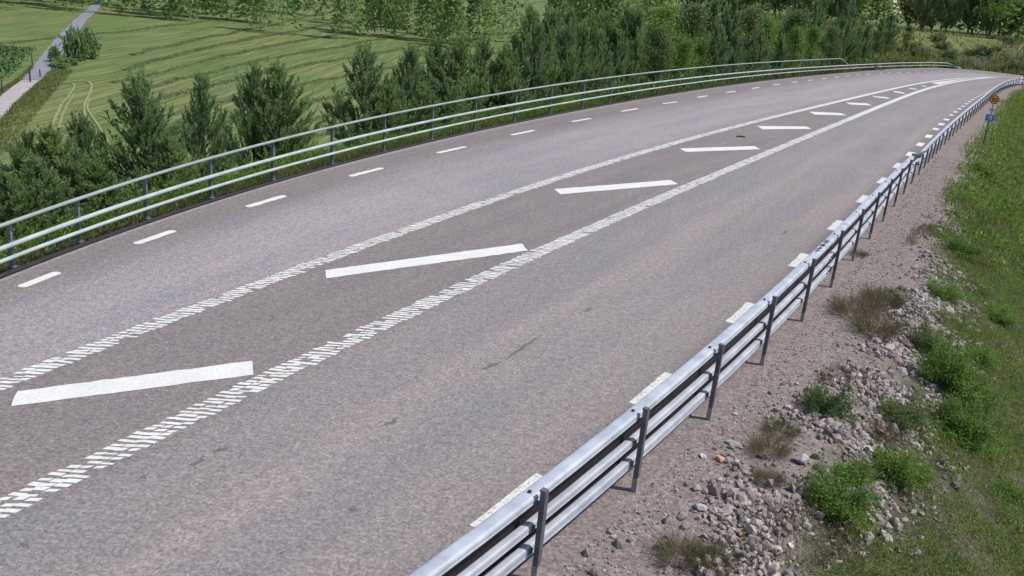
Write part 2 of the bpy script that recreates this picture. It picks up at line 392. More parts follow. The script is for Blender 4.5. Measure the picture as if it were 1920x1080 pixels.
# ---------------------------------------------------------------- ground sheet
def axis(lo, a, b, hi, fine, grow=1.13):
    mid = list(np.arange(a, b, fine)); s = fine; x = a; L = []
    while x > lo: s = min(s*grow, 40); x -= s; L.append(x)
    s = fine; x = mid[-1]; Rr = []
    while x < hi: s = min(s*grow, 40); x += s; Rr.append(x)
    return np.array(L[::-1]+mid+Rr)
gx = axis(-900, -14, 26, 900, .22, 1.07); gy = axis(-60, 3, 46, 1400, .22, 1.05)
XX, YY = np.meshgrid(gx, gy); xx, yy = XX.ravel(), YY.ravel()
zz, dl, dr = ground_z(xx, yy)
nx, ny = len(gx), len(gy)
idx = np.arange(nx*ny).reshape(ny, nx)
gr = mesh_obj('ground', np.c_[xx, yy, zz], [np.stack([idx[:-1, :-1], idx[:-1, 1:], idx[1:, 1:], idx[1:, :-1]], -1).reshape(-1, 4)], M['ground'], smooth=True, attrs={'dl': dl, 'dr': dr})
tag(gr, kind='structure')

# ---------------------------------------------------------------- road and its painted markings
qs = np.arange(-10, 105.5, .6)
cols = []
for u, P in ((0, LK), (1, LD), (2, C1), (3, C2), (4, RD), (5, RER)): cols.append(on_q(P, qs))
U = []; PT = []
for k in range(5):
    for f in np.linspace(0, 1, 5)[:-1 if k < 4 else None]:
        U.append(k+f); PT.append(cols[k]*(1-f)+cols[k+1]*f)
nu = len(U); PT = np.array(PT).transpose(1, 0, 2)       # station, column
V = np.c_[PT.reshape(-1, 2), np.zeros(PT.shape[0]*nu)]
lat = np.tile(U, PT.shape[0]); lon = np.repeat(qs, nu)
ii = np.arange(len(V)).reshape(-1, nu)
Fq = np.stack([ii[:-1, :-1], ii[:-1, 1:], ii[1:, 1:], ii[1:, :-1]], -1).reshape(-1, 4)
qa = lambda P: P[int(np.argmax(.5*P[:, 0]+.866*P[:, 1])):]
# the bend beyond the last station, one piece joined to the same sheet
LKt = LK[(.5*LK[:, 0]+.866*LK[:, 1] > 105.6) | (np.arange(len(LK)) > len(LK)-5)]
REt = RER[-5:]
last = ii[-1]
ext = np.r_[LKt, REt[::-1][:-2]]
b0 = len(V); V = np.r_[V, np.c_[ext, np.zeros(len(ext))]]
lat = np.r_[lat, np.full(len(LKt), 1.5), np.full(len(ext)-len(LKt), 3.5)]; lon = np.r_[lon, np.full(len(ext), 108.)]
poly = np.r_[last[::-1], np.arange(b0, len(V))]
road = mesh_obj('road', V, [Fq, poly[None]], M['asphalt'], attrs={'lat': lat, 'lon': lon})
tag(road, kind='structure')

def rounded(a, b, wd, n=5):
    """corner outline of a bar from a to b with rounded ends"""
    a, b = np.array(a), np.array(b); d = (b-a)/np.linalg.norm(b-a); r = np.array([d[1], -d[0]])*wd/2; e = min(wd*.3, .06)
    return [a+d*e+r, a+r*.55, a-r*.55, a+d*e-r, b-d*e-r, b-r*.55, b+r*.55, b-d*e+r]
def ragged(p):
    out = []
    for a, b in zip(p, np.roll(p, -1, axis=0)):
        L = np.linalg.norm(b-a); n = max(1, int(L/.12)); t = (b-a)/(L+1e-9); q = np.array([t[1], -t[0]])
        for k in range(n): out.append(a+(b-a)*k/n+q*(RNG.normal()*.0065 if k else 0))
    return np.array(out)
def sheet(name, polys, z, mat):
    mb = MB()
    for p in polys:
        p = np.array(p)
        if np.linalg.norm(p-p.mean(0), axis=1).max() > .5: p = ragged(p)
        if ((p[:, 0]*np.roll(p[:, 1], -1)-np.roll(p[:, 0], -1)*p[:, 1]).sum()) < 0: p = p[::-1]
        mb.add(np.c_[p, np.full(len(p), z)], np.arange(len(p))[None])
    return mb.build(name, mat, road)
# left edge line dashes
S = G(P_LD); E_ = G(P_LE)
for i in range(len(S)):
    if i < len(E_): e = E_[i]
    else:
        t = S[min(i+1, len(S)-1)]-S[min(i, len(S)-2)]; e = S[i]+t*.34
    sheet('edge_line_dash', [rounded(S[i], e, .15)], .004, M['paint'])
LDr = resample(LD[LD[:, 1] > 76.], 2.1)
for i in range(1, min(14, len(LDr)-1)):
    t = LDr[i+1]-LDr[i]; sheet('edge_line_dash', [rounded(LDr[i], LDr[i]+t*.36, .15)], .004, M['paint'])
# right edge line dashes
S = G(P_RD)
for i in range(len(S)):
    if i > 13: break
    t = (S[i+1]-S[i])*(.5 if i == 13 else 1); L = np.linalg.norm(t); d = t/L; r = np.array([d[1], -d[0]])
    ln = min(1.2, L*.36); a = S[i]; wv = .3 if i < 6 else .25
    p = [a, a+r*wv, a+r*wv+d*ln, a+d*ln]
    sheet('edge_line_dash', [p], .004, M['worn'] if i < 8 else M['paint'])
S = G([(1780,216.5),(1786,210.5),(1794,204.6),(1801,199.5),(1807,195),(1813.5,190.7),(1819,187),(1824,183.6),(1828,181),(1833,178.4),(1837,176),(1840.6,174),(1844,172.4),(1847.5,170.8),(1851,169.3),(1855,167.7),(1859,166.2),(1863,164.8),(1867.5,163.3),(1872,161.8)])
for i in range(len(S)-1):
    t = S[i+1]-S[i]; L = np.linalg.norm(t); d = t/L; r = np.array([d[1], -d[0]]); q = at_y(RD, S[i][1])[0]
    sheet('edge_line_dash', [[q, q+r*.2, q+r*.2+t*.34, q+t*.34]], .004, M['paint'])
# profiled centre lines: rows of raised transverse flakes
def centre_line(P, wd, solid_right, seed):
    r = np.random.default_rng(seed)
    e = int(np.argmax(.5*P[:, 0]+.866*P[:, 1])); Q = P[:e]; Q = Q[Q[:, 1] > 3]
    C = resample(Q, .1); n = normals(C); t = np.c_[-n[:, 1], n[:, 0]]
    mb = MB(); rows = 3
    gapn = vnoise(C[:, 0], C[:, 1], 1.1, seed)
    for i in range(len(C)):
        y = C[i, 1]; near = y < 42; fill = float(np.interp(y, [8, 20, 40, 55], [.56, .6, .72, .95]))
        if y > 87.5: break
        for k in range(rows):
            a = -wd/2+wd*k/rows; b = a+wd/rows*(.97 if near else 1.02)
            if near and r.random() < (.02 if k == 1 else .05)+max(0, .05*gapn[i]): continue
            sh = k*wd/rows*.56+r.normal()*.008*near; ln = .1*fill*(1+r.normal()*.16*near)
            o = C[i]+t[i]*sh; a2 = a+r.normal()*.012*near; b2 = b+r.normal()*.014*near
            sk = -wd/rows*.56
            p = np.array([o+n[i]*a2, o+n[i]*b2-t[i]*sk, o+n[i]*b2+t[i]*(ln-sk), o+n[i]*a2+t[i]*ln])
            mb.prism(p, .0015, .005+.0015*((i+k) % 2))
    if solid_right:
        m_ = C[:, 1] < 88
        mb.sweep(np.c_[offset(C, wd/2-.03)[m_], np.full(m_.sum(), .004)], np.array([(-.035, -.003), (.03, -.003), (.03, 0), (-.035, 0)]))
    return mb.build('centre_line', M['paint'], road)
centre_line(C1, .27, False, 3); centre_line(C2, .31, False, 4)
BARS = [[(21,762),(33,734),(473,677),(475,703)], [(612,522),(610,507),(979,457),(990,470)], [(1051,364.5),(1039,355),(1257.5,337.5),(1271,345.5)],
 [(1286,285),(1274.5,278.5),(1415,274),(1426,280)], [(1429.5,242.4),(1420,236.3),(1512.7,237.4),(1521.5,242)], [(1527.5,215),(1517.5,209.5),(1576,212),(1587.5,216.5)],
 [(1594,196),(1585.6,192),(1626,194),(1634,198)], [(1640,182.4),(1635,180),(1662.5,182.4),(1670,185.7)], [(1677,173),(1674,170.5),(1692,173),(1699,176.3)],
 [(1705.6,166.5),(1702.5,164.5),(1717.5,166.7),(1721,168.6)], [(1730,162),(1726,160),(1736,161.5),(1739,163)]]
for bp_ in BARS: sheet('hatch_bar', [G(bp_)], .0045, M['paint'])
sheet('hatch_nose', [G([(1745,155.8),(1760,158),(1790,151.6),(1822,147),(1790,150)])], .009, M['paint'])
# dark scrapes on the lane and the island
def scrape(a, b, wd):
    a, b = G([a, b]); d = b-a; r = np.array([d[1], -d[0]])/np.linalg.norm(d)*wd
    n = 9; f = np.linspace(0, 1, n); wv = np.sin(f*math.pi)**.7*(.6+.8*RNG.random(n)); j = RNG.normal(size=n)*.3
    up_ = [a+d*q+r*(v*.5+k) for q, v, k in zip(f, wv, j)]; dn = [a+d*q+r*(-v*.5+k) for q, v, k in zip(f, wv, j)]
    sheet('dark_scrape', [up_+dn[::-1]], .003, M['smudge'])
for a, b, wd in [((905,693),(942,678),.07),((940,678),(1012,631),.045),((718,799),(752,782),.06),((352,873),(386,857),.06),((398,851),(428,838),.06),((262,898),(272,893),.03),((502,603),(516,590),.06),((1094,586),(1110,577),.06),((38,1024),(50,1018),.07),((1465,440),(1478,432),.07),((655,958),(668,950),.05),((1385,285),(1420,268),.05),((840,560),(850,556),.05)]:
    scrape(a, b, wd)

# dark strip at the outer edge, under the railing
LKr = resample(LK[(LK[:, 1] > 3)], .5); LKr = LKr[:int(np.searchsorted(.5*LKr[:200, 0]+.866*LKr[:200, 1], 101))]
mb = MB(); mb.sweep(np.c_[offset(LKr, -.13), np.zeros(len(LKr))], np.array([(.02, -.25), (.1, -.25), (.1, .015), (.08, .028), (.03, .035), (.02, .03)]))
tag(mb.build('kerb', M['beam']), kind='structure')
# ---------------------------------------------------------------- railing on the far side
def fit_z(px, P, deg):
    X = on_curve(px, P); c = np.polyfit(X[:, 1], X[:, 2], deg, w=1/X[:, 1]); return lambda y: np.polyval(c, np.clip(y, X[:, 1].min(), X[:, 1].max()))
LKo = offset(LK, -.1)
zt = fit_z([(0,425),(240,341),(480,273.7),(720,218.7),(960,170),(1200,139),(1440,116.5),(1575,110)], LKo, 3)
zm = fit_z([(0,468),(240,379),(480,307.5),(720,246),(960,196),(1200,160),(1440,131),(1680,118.5)], LKo, 3)
zl = fit_z([(0,492),(240,402),(480,327.5),(720,264.5),(960,211),(1200,171),(1440,138.5),(1680,124)], LKo, 3)
yt = on_curve([(1578,110)], LKo)[0, 1]; ye = on_curve([(1780,121)], LKo)[0, 1]
print('railing z', [(y, round(float(zt(y)), 2), round(float(zm(y)), 2), round(float(zl(y)), 2)) for y in (13, 20, 30, 40, 50, 60, 80)], yt, ye)
rail = empty('bridge_railing', (*at_y(LKo, 20.)[0], 0), 'pale green railing of three steel pipes along the road edge above the field', 'railing')
off = np.array([rail.location[0], rail.location[1], 0])
def rail_path(P, z, y0, y1, step=.8):
    Q = resample(P[(P[:, 1] >= y0-.3)], step); Q = Q[:int(np.argmax(Q[:, 1]))+1]; Q = Q[(Q[:, 1] >= y0) & (Q[:, 1] <= y1)]
    return np.c_[Q, z(Q[:, 1])]
mb = MB(); p = rail_path(LKo, zt, 3, yt); e = p[-1]; pe = np.r_[p, [[*at_y(LKo, yt+1.9)[0], zm(yt+1.9)+.02]]]
mb.tube(pe-off, .031, 10); mb.build('top_rail', M['sage2'], rail, True)
for nm, zf in (('middle_rail', zm), ('bottom_rail', zl)):
    mb = MB(); p = rail_path(LKo, zf, 3, ye); x2 = at_y(LKo, ye+.9)[0]
    p = np.r_[p, [[*x2, .05]]]; mb.tube(p-off, .038 if nm[0] == 'm' else .033, 10); mb.build(nm, M['sage'], rail, True)
posts = list(G(P_LP)); 
st = posts[0]-posts[1]; posts = [posts[0]+st*k for k in (3, 2, 1)]+posts
Q = resample(LKo[LKo[:, 1] > posts[-1][1]], 2.45)
posts += [q for q in Q[1:] if q[1] < ye]
posts = posts[:60]
post_xy = np.array(posts)
LKd = resample(LKo, .05)
for k, pxy in enumerate(posts):
    j = int(((LKd-pxy)**2).sum(1).argmin()); base = LKd[j]; nrm = normals(LKd[max(j-1, 0):j+2])[1 if j else 0]
    hgt = float(zt(base[1]) if base[1] < yt else zm(base[1])); rz = math.atan2(nrm[1], nrm[0])
    mb = MB(); c = [base[0]-off[0]-nrm[0]*.11, base[1]-off[1]-nrm[1]*.11]
    for dx, dy, sx, sy in ((0, 0, .07, .012), (-.03, .02, .012, .04), (.03, .02, .012, .04)):
        kx, ky = math.cos(rz), math.sin(rz)
        mb.box((c[0]+dx*kx-dy*ky, c[1]+dx*ky+dy*kx, hgt/2-.1), sx, sy, hgt+.16, rz)
    for zf in (zm, zl):                                  # short bracket to each pipe
        zb = float(zf(base[1])); mb.box((base[0]-off[0]-nrm[0]*.055, base[1]-off[1]-nrm[1]*.055, zb), .11, .05, .05, rz)
    mb.box((c[0], c[1], .025), .15, .1, .02, rz)
    mb.build('post', M['sagepost'], rail)

# ---------------------------------------------------------------- guardrail on the near side
Bs = G(P_RP); T_ = np.array(P_RT)
Hs = []
for i in range(len(T_)):
    zs = np.linspace(.3, 1.5, 400); pr_ = pyth(np.c_[np.tile(Bs[i], (400, 1)), zs]); Hs.append(zs[np.abs(pr_[:, 1]-T_[i, 1]).argmin()])
cH = np.polyfit(Bs[:len(T_), 1], Hs, 2); hR = lambda y: np.polyval(cH, np.clip(y, 6, 27))
print('guard posts', np.round(Hs, 2), np.round(hR(Bs[:11, 1]), 2))
RPo = offset(RP, -.13)
yj = Bs[-2, 1]+.2                                       # where the raised rail ends
hF = 0.66
def rail_z(fr, y): return fr*hR(y)
guard = empty('guardrail', (*Bs[3], 0), 'grey galvanised steel guardrail with three beams in front of the gravel shoulder, nearest the camera', 'guardrail')
goff = np.array([*Bs[3], 0])
def beam_profile(wd, lip, wall=0):
    """rounded steel beam, top at 0, back (+) ends in a grooved lip, front (-) rounds down; wall = depth of an open front plate"""
    o = [(wd*.40, -lip), (wd*.5, -lip+.004), (wd*.5, -lip+.016), (wd*.46, -lip+.019), (wd*.46, -lip+.024), (wd*.5, -lip+.028)]
    for t in np.linspace(0, math.pi, 13)[1:]:
        o.append((wd*.5*math.copysign(abs(math.cos(t))**.5, math.cos(t)), -.05+.05*max(0, math.sin(t))**.6))
    if wall: o += [(-wd*.5, -wall), (-wd*.5+.008, -wall), (-wd*.5+.008, -.07), (-wd*.3, -.014), (wd*.3, -.014), (wd*.42, -.05), (wd*.42, -lip+.035)]
    else: o += [(-wd*.5, -lip+.02), (-wd*.42, -lip)]
    return np.array(o)
RPl = offset(RP, -.108)
def guard_path(fr, y0, y1, step=.7, P=RPo):
    Q = resample(P[P[:, 1] >= y0], step); Q = Q[Q[:, 1] <= y1]
    return np.c_[Q, rail_z(fr, Q[:, 1])]
mb = MB(); mb.sweep(guard_path(.915, 2.2, yj)-goff, beam_profile(.14, .076)); top = mb.build('top_beam', M['galv'], guard)
# short closing bar from the end of the raised beam down to the next post
pe = guard_path(.94, 2.2, yj)[-1]; nb = at_y(RP, yj+2.3)[0]
mb = MB(); mb.tube(np.array([[*pe[:2], pe[2]+.03], [pe[0]+.16, pe[1]+.05, pe[2]+.04], [nb[0], nb[1], .66]])-goff, .035, 8); mb.build('end_bar', M['galvdark'], guard, True)
for fr, nm, lp in ((.6, 'middle_beam', .08), (.345, 'bottom_beam', .1)):
    mb = MB(); mb.sweep(guard_path(fr, 2.2, yj+1.8, .7, RPl)-goff, beam_profile(.08, lp)); mb.build(nm, M['galv'], guard)
# added near-black strips stand in for the shade seen between the beams
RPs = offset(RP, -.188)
for f0, f1, nm in ((.49, .85, 'shade_strip'), (.22, .48, 'shade_strip')):
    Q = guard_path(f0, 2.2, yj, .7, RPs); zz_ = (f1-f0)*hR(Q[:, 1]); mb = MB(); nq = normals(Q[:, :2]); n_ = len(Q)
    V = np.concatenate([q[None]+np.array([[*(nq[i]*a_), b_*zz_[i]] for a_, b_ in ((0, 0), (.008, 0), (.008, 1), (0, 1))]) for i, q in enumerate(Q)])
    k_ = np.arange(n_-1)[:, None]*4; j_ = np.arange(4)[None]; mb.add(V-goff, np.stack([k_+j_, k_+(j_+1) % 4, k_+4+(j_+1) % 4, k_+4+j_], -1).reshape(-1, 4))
    mb.build(nm, M['gapshade'], guard)
st = Bs[0]-Bs[1]
gp = [Bs[0]+st*.95*k for k in (2, 1)]+list(Bs[:11])
RPd = resample(RP, .04)
def guard_post(pxy, h, parent, off_, rails, mid=False):
    j = int(((RPd-pxy)**2).sum(1).argmin()); nrm = normals(RPd[j-1:j+2])[1]; tg = np.array([-nrm[1], nrm[0]]); rz = math.atan2(nrm[1], nrm[0])
    b = np.array([*RPd[j], 0])-off_; mb = MB(); zb = -.12
    # channel section: web across the rail, two flanges; bent back slightly at half height
    for d, wd, th, sd_ in ((0, .05, .012, 0), (.02, .012, .046, 1), (-.02, .012, .046, 1)):
        cx = b[:2]+nrm*d+tg*(.026 if sd_ else 0.0)
        mb.box((*cx, (h-.02+zb)/2), wd, th, h-.02-zb, rz)
    mb.box((*(b[:2]-nrm*.004+tg*.02), h-.012), .058, .056, .02, rz)
    for z in rails: mb.box((*(b[:2]-nrm*.085), z), .07, .04, .05, rz)
    o = mb.build('post', M['galvdark'], parent)
    mb = MB(); cx = b[:2]+tg*.02
    mb.box((*cx, .04), .055, .054, .2, rz); mb.build('foot_sleeve', M['sleeve'], o)
    return o, b, nrm, rz
for pxy in gp:
    h = float(hR(pxy[1]))
    o, b, nrm, rz = guard_post(pxy, h, guard, goff, (.362*h-.055, .612*h-.05, .9*h-.06))
    mb = MB(); c = b[:2]-nrm*.13
    mb.tube([(*c, .915*h-.002), (*c, .915*h+.018)], .017, 8); mb.build('bolt', M['bolt'], guard)
# small stencilled strokes on the beams
pq = on_curve([(1532,463),(1535,460),(1538.5,457),(1541,453.5),(1544,451),(1546,447.5),(1548.5,445),(1551,443),(1553.5,441)], RPo)
for k, (x, y, z) in enumerate(pq):
    mb = MB(); zc = .915*float(hR(y))+.003; mb.box((x-goff[0], y-goff[1], zc), .035+.02*(k % 3), .03+.02*((k*2) % 3), .006, .6)
    mb.build('stencil_mark', M['bolt'], guard)
for fr in (.612, .362):
    for k in range(7):
        q = at_y(offset(RP, -.108+.047), 15.2+k*.13)[0]; h = float(hR(15.2)); mb = MB()
        mb.box((q[0]-goff[0], q[1]-goff[1], fr*h-.045+.008*(k % 2)), .008, .05+.02*(k % 2), (.016+.008*(k % 3)), .5)
        mb.build('stencil_mark', M['bolt'], guard)
# lower guardrail running on round the bend
FB = [Bs[11], Bs[12]]+list(G(P_RPF[:5]))
g2 = empty('guardrail', (*Bs[12], 0), 'lower galvanised guardrail with two beams curving away past the speed sign', 'guardrail')
g2off = np.array([*Bs[12], 0])
for z, nm in ((.62, 'top_beam'), (.36, 'bottom_beam')):
    Q = resample(RPo[RPo[:, 1] >= yj+1.9], .8); Q = Q[:int(np.argmax(Q[:, 1]))+1]
    zz_ = np.full(len(Q), z); 
    mb = MB(); mb.sweep(np.c_[Q, zz_]-g2off, beam_profile(.1, .12)); mb.build(nm, M['galv'], g2)
Q = resample(RP[RP[:, 1] >= FB[-1][1]], 1.75)
Q = Q[:int(np.argmax(Q[:, 1]))]
for pxy in FB+list(Q[1:]): guard_post(pxy, .66, g2, g2off, (.31, .56))

# ---------------------------------------------------------------- sign on the bank
def seg_text(mb, txt, x0, z0, wd, ht, th, y):
    """figures from strokes, in the panel's plane (x right, z up), facing -y"""
    SEG = {'1': [((.5, 1), (.5, 0)), ((.2, .78), (.5, 1))], '5': [((1, 1), (0, 1)), ((0, 1), (0, .55)), ((0, .55), (.75, .58)), ((.75, .58), (1, .32)), ((1, .32), (.75, 0)), ((.75, 0), (0, .04))],
           '8': [((.2, 1), (.8, 1)), ((.8, 1), (.95, .77)), ((.95, .77), (.75, .53)), ((.75, .53), (.25, .53)), ((.25, .53), (.05, .77)), ((.05, .77), (.2, 1)), ((.25, .53), (0, .26)), ((0, .26), (.2, 0)), ((.2, 0), (.8, 0)), ((.8, 0), (1, .26)), ((1, .26), (.75, .53))],
           '0': [((.25, 1), (.75, 1)), ((.75, 1), (1, .7)), ((1, .7), (1, .3)), ((1, .3), (.75, 0)), ((.75, 0), (.25, 0)), ((.25, 0), (0, .3)), ((0, .3), (0, .7)), ((0, .7), (.25, 1))]}
    for i, ch in enumerate(txt):
        for (a, b), (c, d) in SEG[ch]:
            p = np.array([x0+i*wd*1.45+a*wd, z0+b*ht]); q = np.array([x0+i*wd*1.45+c*wd, z0+d*ht]); t = q-p; L = np.linalg.norm(t); n = np.array([-t[1], t[0]])/L*th/2
            t = t/L*th*.3
            P4 = [p+n-t, p-n-t, q-n+t, q+n+t]
            mb.add([(v[0], y-.003-.0004*(len(mb.V) % 7), v[1]) for v in P4], np.array([[0, 1, 2, 3]]))
sbase = None
dd = ray([(1845, 263)])[0]; tt = 41.6/np.hypot(dd[0], dd[1]); sx, sy = dd[0]*tt, dd[1]*tt
sz = float(ground_z([sx], [sy])[0][0])
print('sign', sx, sy, sz, H+dd[2]*tt)
sg_rz = -math.atan2(sx, sy)
sign = empty('road_sign', (sx, sy, sz), 'dark sign pole on the grassy bank with round 80 sign above blue 15 sign', 'road sign', rz=sg_rz)
zpix = lambda px: H+ray([px])[0][2]*np.hypot(sx, sy)/np.hypot(*ray([px])[0][:2])-sz
zc, zd, zb = zpix((1858,186)), zpix((1854,205)), zpix((1852,220))
print('sign heights', zc, zd, zb)
mb = MB(); mb.tube([(0, 0, -.3), (0, 0, zc+.13)], .022, 10); mb.build('pole', M['pole'], sign, True)
k = 24; a = np.arange(k)*2*math.pi/k
def disc(nm, r0, r1, y, mat, par, zc_):
    V = np.r_[np.c_[r1*np.cos(a), np.full(k, y), zc_+r1*np.sin(a)], np.c_[r1*np.cos(a), np.full(k, y+.012), zc_+r1*np.sin(a)]]
    return mesh_obj(nm, V, [np.arange(k)[None], (np.arange(k)+k)[::-1][None], np.stack([np.arange(k), np.arange(k)+k, (np.arange(k)+1) % k+k, (np.arange(k)+1) % k], -1)], mat, par)
sp = disc('speed_sign', 0, .178, -.05, M['red'], sign, zc)
disc('sign_face', 0, .138, -.064, M['amber'], sp, zc)
mb = MB(); seg_text(mb, '80', -.088, zc-.07, .072, .14, .028, -.066); mb.build('numerals', M['black'], sp)
def panel(nm, wd, ht, z, rot, y, mat, par):
    c, s_ = math.cos(rot), math.sin(rot); q = np.array([(-wd/2, -ht/2), (wd/2, -ht/2), (wd/2, ht/2), (-wd/2, ht/2)]); q = q @ np.array([[c, s_], [-s_, c]])
    V = np.r_[np.c_[q[:, 0], np.full(4, y), q[:, 1]+z], np.c_[q[:, 0], np.full(4, y+.012), q[:, 1]+z]]
    return mesh_obj(nm, V, [np.array([[0,1,2,3],[7,6,5,4],[0,4,5,1],[1,5,6,2],[2,6,7,3],[3,7,4,0]])], mat, par)
dp = panel('diamond_sign', .16, .16, zd, math.pi/4, -.05, M['cream'], sign); panel('sign_face', .115, .115, zd, math.pi/4, -.064, M['signback'], dp)
bpnl = panel('route_sign', .34, .28, zb, 0, -.05, M['white'], sign); panel('sign_face', .305, .245, zb, 0, -.064, M['blue'], bpnl)
mb = MB(); seg_text(mb, '15', -.085, zb-.065, .068, .13, .028, -.066); mb.build('numerals', M['white'], bpnl)

# ---------------------------------------------------------------- plants: builders
def pine_mesh(seed, Ht=4., dens=1., flat=1.):
    r = np.random.default_rng(seed); tr = MB()
    zt_ = np.linspace(0, Ht, 7); bend = np.c_[np.cumsum(r.normal(size=7)*.02), np.cumsum(r.normal(size=7)*.02)]*(zt_ > 0)[:, None]
    tr.tube(np.c_[bend, zt_], np.linspace(.055, .012, 7), 7)
    B = []; SP = []; SD = []
    for z in np.arange(.2, Ht-.15, .23):
        f = z/Ht; L0 = 1.5*(1-f)**.95*(.72+.28*min(1, f*5))+.08
        for k in range(r.integers(6, 10)):
            az = r.random()*2*math.pi; L = L0*r.uniform(.6, 1.15); el = math.radians(r.uniform(10, 40)+30*f)
            d = np.array([math.cos(az)*math.cos(el), math.sin(az)*math.cos(el), math.sin(el)])
            n = 5; t = np.linspace(0, 1, n); p0 = np.array([np.interp(z, zt_, bend[:, 0]), np.interp(z, zt_, bend[:, 1]), z+r.normal()*.05])
            pth = p0+np.outer(t*L, d)+np.outer(t**2*L*.3, [0, 0, 1])
            tr.tube(pth, np.linspace(.014, .004, n), 4)
            ns = max(3, int(L*11*dens))
            for s_ in r.uniform(.25, 1, ns):
                b = np.array([np.interp(s_, t, pth[:, i]) for i in range(3)])
                out = unit(d*r.uniform(.2, .8)+np.array([0, 0, r.uniform(.7, 1.6)])+r.normal(size=3)*.25)
                SP.append(b); SD.append(out)
            SP.append(pth[-1]); SD.append(unit(d*.5+np.array([0, 0, 1.])))
    for z in np.linspace(Ht*.86, Ht*1.0, 10): SP.append(np.array([bend[-1, 0], bend[-1, 1], z])); SD.append(unit(np.array([0, 0, 1.])+r.normal(size=3)*.2))
    SP = np.array(SP); SD = np.array(SD); n = len(SP); K = 22
    Ls = r.uniform(.2, .46, n)
    t = r.random((n, K)); C = SP[:, None]+SD[:, None]*(t*Ls[:, None])[..., None]
    D = unit(SD[:, None]*1.0+.5*rand_dir(n*K, r).reshape(n, K, 3))
    U = unit(np.cross(D, rand_dir(n*K, r).reshape(n, K, 3)))
    V, Fc = quads_leaf(C.reshape(-1, 3), D.reshape(-1, 3), U.reshape(-1, 3), r.uniform(.08, .15, n*K), r.uniform(.018, .03, n*K))
    return tr, V, Fc
def bush_mesh(seed, R=1., Hh=1., nleaf=2600, leaf=.075, up_=.5, clumps=26):
    r = np.random.default_rng(seed); tr = MB(); C = []; 
    for k in range(clumps):
        a = r.random()*6.283; rr = R*math.sqrt(r.random())*.85; h = Hh*(1-(rr/R)**2*.6)*r.uniform(.3, 1.)*(1.45 if r.random() < .18 else 1); rr *= 1.4 if r.random() < .15 else 1
        tip = np.array([math.cos(a)*rr, math.sin(a)*rr, h]); b = np.array([math.cos(a)*rr*.2, math.sin(a)*rr*.2, 0])
        mid = (b+tip)/2+np.array([0, 0, h*.12]); tr.tube([b, mid, tip], [.012, .009, .003], 4)
        m_ = max(3, nleaf//clumps); t = r.random(m_)**.6
        base = b*(1-t)[:, None]**2+2*mid*(t*(1-t))[:, None]+tip*(t**2)[:, None]
        C.append(base+r.normal(size=(m_, 3))*np.array([.12, .12, .09])*R*(.5+.5*t)[:, None])
    C = np.concatenate(C); C[:, 2] = np.abs(C[:, 2]); n = len(C)
    D = unit(rand_dir(n, r)+np.array([0, 0, up_])+unit(C*[1, 1, 0])*.5); U = unit(np.cross(D, rand_dir(n, r)))
    V, Fc = quads_leaf(C, D, U, r.uniform(.6, 1.3, n)*leaf, r.uniform(.6, 1.2, n)*leaf*.42)
    return tr, V, Fc
def tuft_mesh(seed, R=.25, Hh=.35, n=320):
    r = np.random.default_rng(seed); a = r.random(n)*6.283; rr = R*np.sqrt(r.random(n))*.5
    C = np.c_[np.cos(a)*rr, np.sin(a)*rr, np.zeros(n)]; lean = np.c_[np.cos(a), np.sin(a), np.zeros(n)]*r.uniform(.2, 1.1, n)[:, None]
    D = unit(lean+np.array([0, 0, 1.])+r.normal(size=(n, 3))*.2); U = unit(np.cross(D, rand_dir(n, r)))
    return quads_leaf(C, D, U, Hh*r.uniform(.5, 1.1, n), r.uniform(.006, .013, n))
def tall_tree_mesh(seed, Ht=9., n=5200):
    r = np.random.default_rng(seed); tr = MB(); tr.tube([(0, 0, 0), (r.normal()*.1, r.normal()*.1, Ht*.5), (0, 0, Ht*.93)], [.16, .1, .02], 7)
    C = []
    for k in range(46):
        z = Ht*r.uniform(.25, .97); f = (z/Ht-.25)/.72; L = Ht*.24*(math.sin(math.pi*min(1, .25+f*.78)))*r.uniform(.5, 1.1); a = r.random()*6.283
        tip = np.array([math.cos(a)*L, math.sin(a)*L, z+L*.35]); tr.tube([(0, 0, z-.2*L), tip*[.5, .5, 1]-[0, 0, L*.15], tip], [.05, .03, .008], 4)
        m_ = n//46; C.append(tip*[.8, .8, 1]+r.normal(size=(m_, 3))*np.array([.5, .5, .36])*Ht/9)
    C = np.concatenate(C); m_ = len(C); D = unit(rand_dir(m_, r)+[0, 0, -.2]); U = unit(np.cross(D, rand_dir(m_, r)))
    V, Fc = quads_leaf(C, D, U, r.uniform(.14, .3, m_), r.uniform(.09, .17, m_)); return tr, V, Fc

def make_plant(name, parts, loc, label, cat, group, scale=(1, 1, 1), rz=0):
    """parts: list of (name, mesh)"""
    e = empty(name, loc, label, cat, group, rz); e.scale = scale
    for nm, me in parts:
        o = bpy.data.objects.new(nm, me); COL.objects.link(o); o.parent = e
    return e
def proto(parts):
    out = []
    for nm, (V, Fc), mat, sm in parts:
        me_o = mesh_obj(nm, V, Fc, mat, smooth=sm); me = me_o.data; bpy.data.objects.remove(me_o); out.append((nm, me))
    return out
def mbparts(tr): return np.concatenate(tr.V), tr.F
PINES = []
for s in range(5):
    tr, V, Fc = pine_mesh(50+s, 4., 1.0)
    PINES.append(proto([('trunk', mbparts(tr), M['bark'], True), ('crown', (V, [Fc]), M['needle'] if s % 2 else M['needle2'], False)]))
TALL = []
for s in range(3):
    tr, V, Fc = tall_tree_mesh(80+s)
    TALL.append(proto([('trunk', mbparts(tr), M['bark'], True), ('crown', (V, [Fc]), (M['leaf'], M['leafd'], M['leafl'])[s], False)]))

